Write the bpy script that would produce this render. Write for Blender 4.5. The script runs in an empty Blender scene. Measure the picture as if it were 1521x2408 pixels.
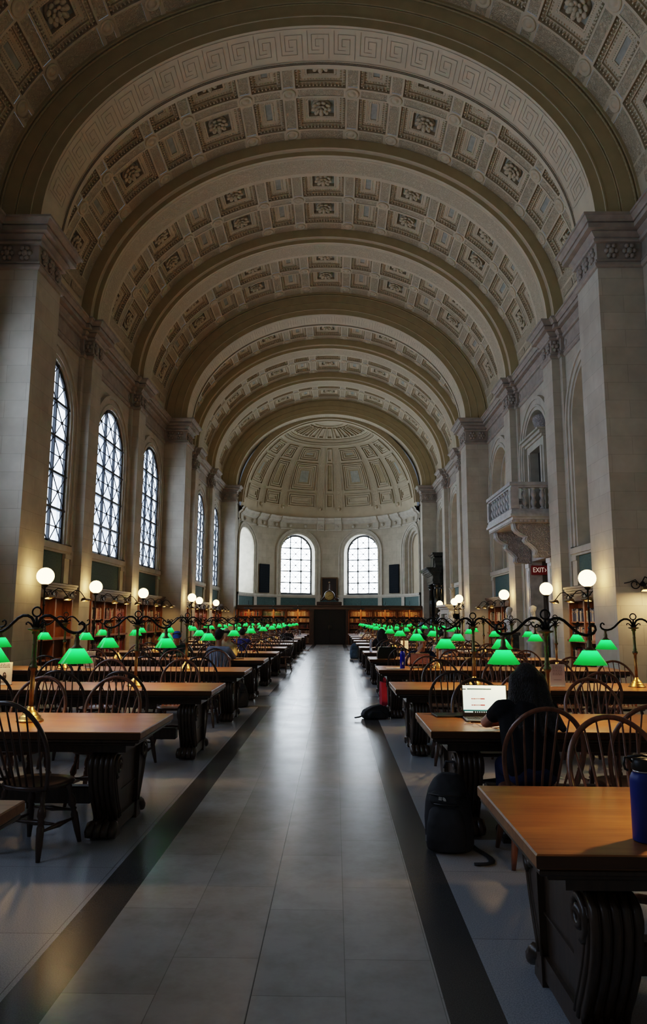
# Vaulted library reading room, built object by object.
import bpy, math, random
from mathutils import Matrix, Vector
random.seed(7)
PI = math.pi
SC = bpy.context.scene
COL = SC.collection
CX = -0.43            # hall axis in X; the camera stands at X=0, Y=0
EYE = 1.62
TT = 0.79             # table height
UW, UP, UA = 6.90, 6.58, 5.95   # wall, pilaster and pier faces, measured from the axis
Z0 = 10.04            # springing of the vault
AV, BV = 6.95, 5.76   # vault ellipse
AA, BA = 5.97, 4.78   # big arch ellipse
P0, PITCH, PD = 14.06, 15.25, 1.24
BAYS = (3.25, 8.20, 13.15)  # bay centres after a pier's front
sin, cos, rad = math.sin, math.cos, math.radians


# ------------------------------------------------------------------ helpers
class MB:
    """collects faces and links them as ONE mesh object"""
    def __init__(s, M=None):
        s.v, s.f, s.m, s.s = [], [], [], []
        s.M = M
    def add(s, vs, fs, m=0, smooth=False):
        o = len(s.v)
        if s.M is not None:
            vs = [tuple(s.M @ Vector(p)) for p in vs]
        s.v.extend(tuple(p) for p in vs)
        for f in fs:
            s.f.append([i + o for i in f]); s.m.append(m); s.s.append(smooth)
        return s
    def box(s, x0, x1, y0, y1, z0, z1, m=0):
        return s.add([(x0,y0,z0),(x1,y0,z0),(x1,y1,z0),(x0,y1,z0),(x0,y0,z1),(x1,y0,z1),(x1,y1,z1),(x0,y1,z1)],
              [(0,3,2,1),(4,5,6,7),(0,1,5,4),(1,2,6,5),(2,3,7,6),(3,0,4,7)], m)
    def bevbox(s, x0, x1, y0, y1, z0, z1, b=.01, m=0):
        vs = []
        for z, i in ((z0,b),(z0+b,0),(z1-b,0),(z1,b)):
            vs += [(x0+i,y0+i,z),(x1-i,y0+i,z),(x1-i,y1-i,z),(x0+i,y1-i,z)]
        fs = [(3,2,1,0),(12,13,14,15)]
        for k in range(3):
            for j in range(4):
                a, c = k*4+j, k*4+(j+1)%4
                fs.append((a, c, c+4, a+4))
        return s.add(vs, fs, m)
    def quad(s, a, b, c, d, m=0):
        return s.add([a,b,c,d], [(0,1,2,3)], m)
    def tube(s, pts, r, n=8, m=0, closed=False, caps=True, smooth=True, sq=None):
        pts = [Vector(p) for p in pts]
        N = len(pts)
        if not hasattr(r, '__len__'): r = [r]*N
        T = []
        for i in range(N):
            a = pts[i-1] if (i or closed) else pts[0]
            b = pts[(i+1) % N] if (i < N-1 or closed) else pts[-1]
            t = (b-a)
            T.append(t.normalized() if t.length > 1e-9 else Vector((0,0,1)))
        up = Vector((0,0,1)) if abs(T[0].z) < .9 else Vector((0,1,0))
        A = T[0].cross(up).normalized()
        vs = []
        for i in range(N):
            A = (A - T[i]*A.dot(T[i]))
            A = A.normalized() if A.length > 1e-6 else T[i].orthogonal().normalized()
            B = T[i].cross(A)
            for k in range(n):
                an = 2*PI*k/n
                q = pts[i] + (A*cos(an) + B*sin(an)*(sq or 1))*r[i]
                vs.append(tuple(q))
        fs = []
        for i in range(N if closed else N-1):
            j = (i+1) % N
            for k in range(n):
                l = (k+1) % n
                fs.append((i*n+k, i*n+l, j*n+l, j*n+k))
        if caps and not closed:
            fs.append(tuple(range(n-1,-1,-1))); fs.append(tuple((N-1)*n+k for k in range(n)))
        return s.add(vs, fs, m, smooth)
    def lathe(s, prof, n=16, c=(0,0,0), m=0, smooth=True, axis='z', caps=True):
        vs = []
        for r, z in prof:
            for k in range(n):
                a = 2*PI*k/n
                p = (r*cos(a), r*sin(a), z)
                if axis == 'x': p = (p[2], p[0], p[1])
                if axis == 'y': p = (p[0], p[2], p[1])
                vs.append((p[0]+c[0], p[1]+c[1], p[2]+c[2]))
        fs = []
        for i in range(len(prof)-1):
            for k in range(n):
                l = (k+1) % n
                fs.append((i*n+k, i*n+l, (i+1)*n+l, (i+1)*n+k))
        if caps:
            if prof[0][0] > 1e-5: fs.append(tuple(range(n-1,-1,-1)))
            if prof[-1][0] > 1e-5: fs.append(tuple((len(prof)-1)*n+k for k in range(n)))
        return s.add(vs, fs, m, smooth)
    def prism(s, poly, ax, d0, d1, m=0, smooth=False):
        """poly of (p,q); ax 'x': p=y,q=z ; 'y': p=x,q=z ; 'z': p=x,q=y"""
        def P(p, q, d):
            return (d,p,q) if ax == 'x' else (p,d,q) if ax == 'y' else (p,q,d)
        n = len(poly)
        vs = [P(p,q,d0) for p,q in poly] + [P(p,q,d1) for p,q in poly]
        fs = [tuple(range(n-1,-1,-1)), tuple(range(n,2*n))]
        s.add(vs, fs, m, False)
        return s.add(vs, [(i,(i+1)%n,n+(i+1)%n,n+i) for i in range(n)], m, smooth)
    def grid(s, rows, m=0, smooth=False, flip=False):
        nr, nc = len(rows), len(rows[0])
        vs = [p for r in rows for p in r]
        fs = []
        for i in range(nr-1):
            for j in range(nc-1):
                f = (i*nc+j, i*nc+j+1, (i+1)*nc+j+1, (i+1)*nc+j)
                fs.append(f[::-1] if flip else f)
        return s.add(vs, fs, m, smooth)
    def sph(s, c, r, n=12, k=8, m=0, sx=1, sy=1, sz=1):
        vs, fs = [], []
        for i in range(k+1):
            t = PI*i/k
            for j in range(n):
                a = 2*PI*j/n
                vs.append((c[0]+r*sx*sin(t)*cos(a), c[1]+r*sy*sin(t)*sin(a), c[2]+r*sz*cos(t)))
        for i in range(k):
            for j in range(n):
                fs.append((i*n+j, (i+1)*n+j, (i+1)*n+(j+1)%n, i*n+(j+1)%n))
        return s.add(vs, fs, m, True)
    def mesh(s, name, mats):
        me = bpy.data.meshes.new(name)
        me.from_pydata(s.v, [], s.f)
        for x in (mats if isinstance(mats, (list, tuple)) else [mats]): me.materials.append(x)
        me.polygons.foreach_set('material_index', s.m)
        me.polygons.foreach_set('use_smooth', s.s)
        me.update()
        return me
    def build(s, name, mats, parent=None):
        o = bpy.data.objects.new(name, s.mesh(name, mats)); COL.objects.link(o)
        if parent: o.parent = parent
        return o

def tag(o, label=None, cat=None, group=None, kind=None):
    if label: o['label'] = label
    if cat: o['category'] = cat
    if group: o['group'] = group
    if kind: o['kind'] = kind
    return o
def empty(name, loc=(0,0,0), rz=0, label=None, cat=None, group=None):
    o = bpy.data.objects.new(name, None); COL.objects.link(o)
    o.empty_display_size = .1
    o.location = loc; o.rotation_euler = (0,0,rz)
    return tag(o, label, cat, group)
def inst(name, me, parent=None, loc=(0,0,0), rot=(0,0,0), sc=None):
    o = bpy.data.objects.new(name, me); COL.objects.link(o)
    o.location = loc; o.rotation_euler = rot
    if sc: o.scale = (sc,)*3 if not hasattr(sc,'__len__') else sc
    if parent: o.parent = parent
    return o
KIDS = {}
def copy_tree(o, parent=None):
    c = o.copy(); COL.objects.link(c)
    c.parent = parent
    for ch in list(o.children): copy_tree(ch, c)
    return c
ORD = ['first','second','third','fourth','fifth','sixth','seventh','eighth','ninth','tenth','eleventh','twelfth','thirteenth','fourteenth']

# ------------------------------------------------------------------ materials
def newmat(name):
    m = bpy.data.materials.new(name); m.use_nodes = True
    nt = m.node_tree
    return m, nt, nt.nodes['Principled BSDF']
def N(nt, t, **k):
    n = nt.nodes.new(t)
    for a, b in k.items(): setattr(n, a, b)
    return n
def mat(name, col, rough=.5, metal=0, noise=0, nscale=8, bump=0, bscale=30, spec=.5, coat=0, stretch=None, emis=None, estr=0, coords='Object'):
    m, nt, b = newmat(name)
    b.inputs['Base Color'].default_value = (*col, 1)
    b.inputs['Roughness'].default_value = rough
    b.inputs['Metallic'].default_value = metal
    b.inputs['Specular IOR Level'].default_value = spec
    b.inputs['Coat Weight'].default_value = coat
    b.inputs['Coat Roughness'].default_value = .1
    if emis:
        b.inputs['Emission Color'].default_value = (*emis, 1); b.inputs['Emission Strength'].default_value = estr
    if noise or bump:
        tc = N(nt, 'ShaderNodeTexCoord'); mp = N(nt, 'ShaderNodeMapping')
        nt.links.new(tc.outputs[coords], mp.inputs[0])
        if stretch: mp.inputs['Scale'].default_value = stretch
    if noise:
        nz = N(nt, 'ShaderNodeTexNoise'); nz.inputs['Scale'].default_value = nscale; nz.inputs['Detail'].default_value = 2
        nt.links.new(mp.outputs[0], nz.inputs['Vector'])
        cr = N(nt, 'ShaderNodeValToRGB')
        lo = tuple(max(0, c*(1-noise)) for c in col); hi = tuple(min(1, c*(1+noise)) for c in col)
        cr.color_ramp.elements[0].color = (*lo, 1); cr.color_ramp.elements[1].color = (*hi, 1)
        cr.color_ramp.elements[0].position = .3; cr.color_ramp.elements[1].position = .7
        nt.links.new(nz.outputs[0], cr.inputs[0]); nt.links.new(cr.outputs[0], b.inputs['Base Color'])
    if bump:
        n2 = N(nt, 'ShaderNodeTexNoise'); n2.inputs['Scale'].default_value = bscale; n2.inputs['Detail'].default_value = 1
        nt.links.new(mp.outputs[0], n2.inputs['Vector'])
        bp = N(nt, 'ShaderNodeBump'); bp.inputs['Strength'].default_value = bump; bp.inputs['Distance'].default_value = .02
        nt.links.new(n2.outputs[0], bp.inputs['Height']); nt.links.new(bp.outputs[0], b.inputs['Normal'])
    return m
def stone(name, c1, c2, mortar, bw=.86, rh=.38, rough=.75, swap=True):
    """coursed ashlar: brick pattern in metres on world position, along whichever wall direction the face runs"""
    m, nt, b = newmat(name)
    g = N(nt, 'ShaderNodeNewGeometry')
    sp = N(nt, 'ShaderNodeSeparateXYZ'); nt.links.new(g.outputs['Position'], sp.inputs[0])
    sn = N(nt, 'ShaderNodeSeparateXYZ'); nt.links.new(g.outputs['True Normal'], sn.inputs[0])
    ab = N(nt, 'ShaderNodeMath', operation='ABSOLUTE'); nt.links.new(sn.outputs['Y'], ab.inputs[0])
    gt = N(nt, 'ShaderNodeMath', operation='GREATER_THAN'); gt.inputs[1].default_value = .6
    nt.links.new(ab.outputs[0], gt.inputs[0])
    mx = N(nt, 'ShaderNodeMix'); nt.links.new(gt.outputs[0], mx.inputs['Factor'])
    nt.links.new(sp.outputs['Y'], mx.inputs['A']); nt.links.new(sp.outputs['X'], mx.inputs['B'])
    cb = N(nt, 'ShaderNodeCombineXYZ')
    nt.links.new(mx.outputs['Result'], cb.inputs['X']); nt.links.new(sp.outputs['Z'], cb.inputs['Y'])
    br = N(nt, 'ShaderNodeTexBrick'); br.offset = .5
    br.inputs['Color1'].default_value = (*c1, 1); br.inputs['Color2'].default_value = (*c2, 1); br.inputs['Mortar'].default_value = (*mortar, 1)
    br.inputs['Scale'].default_value = 1; br.inputs['Brick Width'].default_value = bw; br.inputs['Row Height'].default_value = rh
    br.inputs['Mortar Size'].default_value = .003; br.inputs['Mortar Smooth'].default_value = .2; br.inputs['Bias'].default_value = 0
    nt.links.new(cb.outputs[0], br.inputs['Vector'])
    nz = N(nt, 'ShaderNodeTexNoise'); nz.inputs['Scale'].default_value = 1.3; nz.inputs['Detail'].default_value = 3; nz.inputs['Roughness'].default_value = .65
    nt.links.new(g.outputs['Position'], nz.inputs['Vector'])
    cr = N(nt, 'ShaderNodeValToRGB'); cr.color_ramp.elements[0].color = (.82,.8,.78,1); cr.color_ramp.elements[1].color = (1.06,1.05,1.03,1)
    cr.color_ramp.elements[0].position = .3; cr.color_ramp.elements[1].position = .7
    nt.links.new(nz.outputs[0], cr.inputs[0])
    ml = N(nt, 'ShaderNodeMix', data_type='RGBA', blend_type='MULTIPLY'); ml.inputs['Factor'].default_value = 1
    nt.links.new(br.outputs['Color'], ml.inputs['A']); nt.links.new(cr.outputs[0], ml.inputs['B'])
    nt.links.new(ml.outputs['Result'], b.inputs['Base Color'])
    b.inputs['Roughness'].default_value = rough; b.inputs['Specular IOR Level'].default_value = .3
    bp = N(nt, 'ShaderNodeBump'); bp.inputs['Strength'].default_value = .5; bp.inputs['Distance'].default_value = .004
    bp.invert = True
    nt.links.new(br.outputs['Fac'], bp.inputs['Height']); nt.links.new(bp.outputs[0], b.inputs['Normal'])
    return m
def carved(name, col, dark, scale=7, dist=.03, thr=.5, rough=.75):
    """plaster carved in scrolling low relief: real bump, with the ground in the hollows coloured slightly darker"""
    m, nt, b = newmat(name)
    g = N(nt, 'ShaderNodeTexCoord')
    nz = N(nt, 'ShaderNodeTexNoise'); nz.inputs['Scale'].default_value = scale*.6; nz.inputs['Detail'].default_value = 1
    nt.links.new(g.outputs['Object'], nz.inputs['Vector'])
    mxv = N(nt, 'ShaderNodeMix', data_type='VECTOR'); mxv.inputs['Factor'].default_value = .12
    nt.links.new(g.outputs['Object'], mxv.inputs['A']); nt.links.new(nz.outputs['Color'], mxv.inputs['B'])
    vo = N(nt, 'ShaderNodeTexVoronoi', feature='F1'); vo.inputs['Scale'].default_value = scale
    nt.links.new(mxv.outputs['Result'], vo.inputs['Vector'])
    si = N(nt, 'ShaderNodeMath', operation='SINE'); mu = N(nt, 'ShaderNodeMath', operation='MULTIPLY'); mu.inputs[1].default_value = 14
    nt.links.new(vo.outputs['Distance'], mu.inputs[0]); nt.links.new(mu.outputs[0], si.inputs[0])
    cr = N(nt, 'ShaderNodeValToRGB'); cr.color_ramp.elements[0].position = .2; cr.color_ramp.elements[1].position = .65
    cr.color_ramp.elements[0].color = (*dark, 1); cr.color_ramp.elements[1].color = (*col, 1)
    nt.links.new(si.outputs[0], cr.inputs[0]); nt.links.new(cr.outputs[0], b.inputs['Base Color'])
    bp = N(nt, 'ShaderNodeBump'); bp.inputs['Strength'].default_value = 1; bp.inputs['Distance'].default_value = dist
    nt.links.new(si.outputs[0], bp.inputs['Height']); nt.links.new(bp.outputs[0], b.inputs['Normal'])
    b.inputs['Roughness'].default_value = rough; b.inputs['Specular IOR Level'].default_value = .2
    return m
def glow(name, col, strength, camera_rough=None):
    m, nt, b = newmat(name)
    b.inputs['Base Color'].default_value = (*col, 1)
    b.inputs['Emission Color'].default_value = (*col, 1); b.inputs['Emission Strength'].default_value = strength
    return m

M = {}
M['stone'] = stone('limestone ashlar', (.60,.56,.475), (.54,.50,.42), (.36,.325,.26))
M['stone_warm'] = stone('apse limestone', (.56,.51,.41), (.50,.455,.36), (.34,.30,.235), bw=.95, rh=.42)
M['smooth_stone'] = mat('dressed limestone', (.54,.50,.42), .7, noise=.12, nscale=3, spec=.3)
M['cap_stone'] = mat('carved capital stone', (.40,.35,.30), .7, noise=.12, nscale=4, spec=.3)
M['plaster'] = mat('vault plaster', (.67,.575,.42), .75, noise=.06, nscale=2, spec=.2)
M['plaster2'] = mat('vault plaster shadow step', (.53,.44,.31), .8, noise=.1, nscale=10, spec=.2)  # darker copy of the plaster, puts shade of the coffer steps into the colour
M['tan'] = mat('tan painted plaster', (.50,.415,.25), .7, noise=.06, nscale=3, spec=.25)
M['blue'] = mat('faded blue coffer ground', (.44,.455,.40), .8, noise=.15, nscale=6, spec=.2)
M['orn'] = carved('scrolling plaster relief', (.67,.575,.42), (.60,.51,.365), 17, .007)
M['guill'] = carved('guilloche plaster relief', (.67,.575,.42), (.60,.51,.365), 13, .006)
M['key'] = mat('incised key line', (.33,.275,.20), .8)
M['teal'] = mat('teal wall cloth', (.075,.135,.13), .85, noise=.2, nscale=20)
M['lattice'] = mat('window iron', (.03,.032,.035), .5, metal=.3)
M['iron'] = mat('black wrought iron', (.018,.017,.017), .42, metal=.7, bump=.2, bscale=60)
M['brass'] = mat('aged brass', (.42,.28,.10), .34, metal=1, noise=.25, nscale=14)
M['brass_dark'] = mat('tarnished brass', (.17,.135,.075), .5, metal=.9, noise=.3, nscale=14)
M['oak'] = mat('bookcase oak', (.20,.075,.022), .5, noise=.35, nscale=5, stretch=(6,6,.6))
M['oak_dark'] = mat('dark carved oak', (.055,.028,.014), .42, noise=.35, nscale=6, stretch=(5,5,.7), coat=.15)
M['white_marble'] = mat('white marble', (.74,.72,.69), .35, noise=.08, nscale=4)
M['oak_cornice'] = mat('old bookcase cornice oak', (.13,.07,.035), .55, noise=.3, nscale=5, stretch=(.6,6,6))
M['grey_marble'] = mat('veined pale marble', (.50,.485,.47), .45, noise=.18, nscale=6)
M['carved_marble'] = carved('carved marble', (.50,.46,.44), (.43,.395,.37), 13, .010)
M['black_marble'] = mat('black green marble', (.012,.016,.015), .12, noise=.6, nscale=5, spec=.6)
M['plinth'] = mat('dark veined marble', (.05,.055,.05), .22, noise=.5, nscale=6)

# ------------------------------------------------------------------ camera
def camera():
    F_PX, W, H = 1660.0, 1521, 2408
    def mk(th, psi, ro):
        F = Vector((-sin(psi)*cos(th), cos(psi)*cos(th), sin(th))); R = Vector((cos(psi), sin(psi), 0)); U = R.cross(F)
        return F, R*cos(ro)+U*sin(ro), U*cos(ro)-R*sin(ro)
    th, psi, ro = math.atan((1455-1204)/F_PX), math.atan((788-760.5)/F_PX), .005
    for _ in range(40):                       # aim so that the long axis of the hall vanishes at (788, 1455)
        F, R, U = mk(th, psi, ro)
        psi += (788-(W/2+F_PX*R.y/F.y))/F_PX; th += (1455-(H/2-F_PX*U.y/F.y))/F_PX
    F, R, U = mk(th, psi, ro)
    cd = bpy.data.cameras.new('camera'); co = bpy.data.objects.new('camera', cd); COL.objects.link(co)
    cd.sensor_fit = 'VERTICAL'; cd.sensor_height = 24; cd.lens = F_PX/H*24; cd.clip_end = 200; cd.clip_start = .05
    m = Matrix((R, U, -F)).transposed().to_4x4(); m.translation = (0,0,EYE)
    co.matrix_world = m
    SC.camera = co
camera()

# ------------------------------------------------------------------ vault
def ell(t, d, y, a=AV, b=BV):      # t from the crown, d inward from the surface
    return (CX+(a-d)*sin(t), y, Z0+(b-d)*cos(t))

SQ, NA, FR = rad(5.6), rad(3.4), rad(1.55)        # half widths: square coffer, narrow coffer, frieze
CELLS = []
for k in range(-3, 4): CELLS.append((k*rad(24.2), SQ, True))
for k in range(-3, 3): CELLS.append(((k+.5)*rad(24.2), NA, False))
CELLS.sort()
ROWY, ROWH = (-.81, .81), .63
def coffer(mb, tc, th, yc, hy, square):
    # nested frames: each (inset, depth outward); the walls between them are real steps
    sc = AV  # metres per radian near the crown
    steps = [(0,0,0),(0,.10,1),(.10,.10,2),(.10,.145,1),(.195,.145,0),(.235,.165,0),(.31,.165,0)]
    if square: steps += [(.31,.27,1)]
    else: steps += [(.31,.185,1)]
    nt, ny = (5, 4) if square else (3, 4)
    def ring(ins, dep):
        it = ins/sc*1.06
        t0, t1, y0, y1 = tc-th+it, tc+th-it, yc-hy+ins, yc+hy-ins
        pts = []
        for i in range(nt): pts.append((t0+(t1-t0)*i/nt, y0))
        for i in range(ny): pts.append((t1, y0+(y1-y0)*i/ny))
        for i in range(nt): pts.append((t1+(t0-t1)*i/nt, y1))
        for i in range(ny): pts.append((t0, y1+(y0-y1)*i/ny))
        return [ell(t, -dep, y) for t, y in pts], (t0,t1,y0,y1)
    prev = None
    for ins, dep, m in steps:
        r, ex = ring(ins, dep)
        if prev:
            n = len(r)
            mb.add(prev+r, [(i,(i+1)%n,n+(i+1)%n,n+i) for i in range(n)], m)
        prev = r
    t0,t1,y0,y1 = ex; dep = steps[-1][1]
    mb.grid([[ell(t0+(t1-t0)*i/nt, -dep, y) for i in range(nt+1)] for y in (y0,y1)], 3)
    # blocks and leaves in the outer and inner steps
    for ins, dep, sz, pitch, hgt in ((.05,.10,.030,.095,.075),(.147,.145,.020,.075,.03),(.272,.165,.010,.05,.015)):
        it = ins/sc
        a0,a1,b0,b1 = tc-th+it, tc+th-it, yc-hy+ins, yc+hy-ins
        nn = max(2, int((a1-a0)*sc/pitch)); w = .55*sz/sc
        for i in range(nn):
            t = a0+(a1-a0)*(i+.5)/nn
            for y in (b0,b1): block(mb, t, y, w*1.3, sz, dep, hgt)
        nn = max(2, int((b1-b0)/pitch))
        for i in range(nn):
            y = b0+(b1-b0)*(i+.5)/nn
            for t in (a0,a1): block(mb, t, y, sz/sc, sz*.7, dep, hgt)
def block(mb, t, y, ht, hy, dep, h):
    lo = [ell(t-ht,-dep,y-hy), ell(t+ht,-dep,y-hy), ell(t+ht,-dep,y+hy), ell(t-ht,-dep,y+hy)]
    hi = [ell(t-ht*.7,-dep+h,y-hy*.7), ell(t+ht*.7,-dep+h,y-hy*.7), ell(t+ht*.7,-dep+h,y+hy*.7), ell(t-ht*.7,-dep+h,y+hy*.7)]
    mb.add(lo+hi, [(4,5,6,7),(0,1,5,4),(1,2,6,5),(2,3,7,6),(3,0,4,7)], 0)
def frame_at(t, y, d):
    """matrix at a vault point, local z pointing into the room"""
    p = Vector(ell(t, d, y))
    n = -Vector((sin(t)/AV, 0, cos(t)/BV)).normalized()
    X = Vector((0,1,0)); Y = n.cross(X)
    m = Matrix((X, Y, n)).transposed().to_4x4(); m.translation = p
    return m
def rosette_mesh():
    mb = MB()
    mb.lathe([(.30,0),(.25,.06),(.12,.09),(0,.10)], 20)
    for n, r, z, sx, sy, sz in ((9,.215,.10,.10,.078,.042),(7,.125,.15,.07,.055,.03)):
        for k in range(n):
            a = 2*PI*(k+.5*(n == 8))/n
            keep = mb.M; mb.M = Matrix.Rotation(a,4,'Z') @ Matrix.Translation((r,0,z)) @ Matrix.Rotation(rad(-28),4,'Y')
            mb.sph((0,0,0), 1, 8, 6, 0, sx, sy, sz); mb.M = keep
    mb.sph((0,0,.17), .055, 10, 7)
    return mb.mesh('rosette', M['plaster'])
ROSE = rosette_mesh()
def bay_mesh():
    """one bay of coffered vault in local Y, from rib to rib"""
    mb = MB()
    Y0, Y1 = -2.06, 2.06
    tmax = CELLS[-1][0]+SQ
    # bands between coffers
    yedges = [Y0, ROWY[0]-ROWH, ROWY[0]+ROWH, ROWY[1]-ROWH, ROWY[1]+ROWH, Y1]
    tb = []
    for tc, th, sq in CELLS: tb += [tc-th, tc+th]
    def patch(t0, t1, y0, y1, m, n=None, d=0):
        n = n or max(1, int(abs(t1-t0)/rad(2.4)))
        mb.grid([[ell(t0+(t1-t0)*i/n, d, y) for i in range(n+1)] for y in (y0,y1)], m)
    def panel(t0, t1, y0, y1):       # frieze strip: plain border with a sunk carved field
        e, et = .055, .055/AV
        if (y1-y0) < .2 or (t1-t0)*AV < .2: patch(t0,t1,y0,y1,0); return
        patch(t0,t1,y0,y0+e,0); patch(t0,t1,y1-e,y1,0); patch(t0,t0+et,y0+e,y1-e,0,1); patch(t1-et,t1,y0+e,y1-e,0,1)
        patch(t0+et,t1-et,y0+e,y1-e,4,d=-.012)
    for (ya, yb) in ((yedges[0],yedges[1]),(yedges[2],yedges[3]),(yedges[4],yedges[5])):
        for i in range(len(tb)-1): panel(tb[i], tb[i+1], ya, yb)
    for r in (0,1):
        ya, yb = yedges[1+2*r], yedges[2+2*r]
        for i in range(1, len(tb)-1, 2): panel(tb[i], tb[i+1], ya, yb)
        for tc, th, sq in CELLS: coffer(mb, tc, th, (ya+yb)/2, (yb-ya)/2, sq)
    # leaf band and plain foot at the springing
    for sg in (1,-1):
        patch(sg*tmax, sg*(tmax+rad(2.6)), Y0, Y1, 4, 2)
        patch(sg*(tmax+rad(2.6)), sg*rad(94), Y0, Y1, 0, 4)
        for q in (-1.3,-.45,.45,1.3):
            mb.grid([[ell(sg*(tmax+rad(3.4)), .02, q-.38), ell(sg*(tmax+rad(3.4)), .02, q+.38)], [ell(sg*(tmax+rad(5.6)), .02, q-.38), ell(sg*(tmax+rad(5.6)), .02, q+.38)]], 4)
    # roundels at the crossings
    for i in range(1, len(tb)-1, 2):
        tm = (tb[i]+tb[i+1])/2
        for y in (-1.63, 0, 1.63):
            mb.M = frame_at(tm, y, 0)
            mb.lathe([(.185,0),(.185,.02),(.165,.035),(.135,.035),(.12,.01),(.09,.012),(.07,.04),(.03,.05),(0,.05)], 14)
    mb.M = None
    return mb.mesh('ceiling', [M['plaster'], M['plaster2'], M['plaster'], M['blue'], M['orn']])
BAYME = bay_mesh()
BAYY = []
for c in (-1, 0, 1):
    for b in BAYS: BAYY.append(P0+PITCH*c+b)
for yb in BAYY:
    o = inst('ceiling', BAYME, None, (0,yb,0)); tag(o, kind='structure')
    if yb < 4: continue
    for tc, th, sq in CELLS:
        if sq:
            for r in (0,1):
                f = frame_at(tc, ROWY[r], -.265) @ Matrix.Scale(.95, 4)
                q = inst('rosette', ROSE, o); q.matrix_local = f

def sweep_arch(name, prof, y0, mats, a=AV, b=BV, tm=92, n=72, beads=()):
    """sweeps (d, y, material) points along the vault ellipse"""
    mb = MB()
    ts = [rad(-tm+2*tm*i/n) for i in range(n+1)]
    for i in range(len(prof)-1):
        (d0,ya,m0),(d1,yb,m1) = prof[i], prof[i+1]
        mb.grid([[ell(t,d0,y0+ya,a,b) for t in ts],[ell(t,d1,y0+yb,a,b) for t in ts]], m0)
    for d, y, r, pitch in beads:
        L = 0; pts = []
        nn = int(PI*(a-d)*.92/pitch)*2
        for i in range(nn+1):
            pts.append(ell(rad(-tm+2*tm*i/nn), d, y0+y, a, b))
        mb.tube(pts, [r if i % 2 else r*.55 for i in range(nn+1)], 6, 0)
    o = mb.build(name, mats); tag(o, kind='structure')
    return o, mb
RIB = [(0,-.62,1),(.30,-.62,0),(.30,-.55,0),(.335,-.52,0),(.335,-.50,1),(.47,-.50,0),(.47,-.40,0),(.485,-.38,0),(.485,-.33,2),(.485,.33,0),(.485,.38,0),(.47,.40,0),(.47,.50,1),(.335,.50,0),(.335,.52,0),(.30,.55,0),(.30,.62,1),(0,.62,0)]
trim_n = [0]
def tname():
    trim_n[0] += 1
    return 'trim_%d' % trim_n[0]
PIERY = [P0+PITCH*k for k in (-1,0,1,2)]
for k in (-1,0,1):
    for s in (.5*(BAYS[0]+BAYS[1]), .5*(BAYS[1]+BAYS[2])):
        sweep_arch(tname(), RIB, P0+PITCH*k+s, [M['plaster'], M['tan'], M['guill']], n=60)
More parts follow.
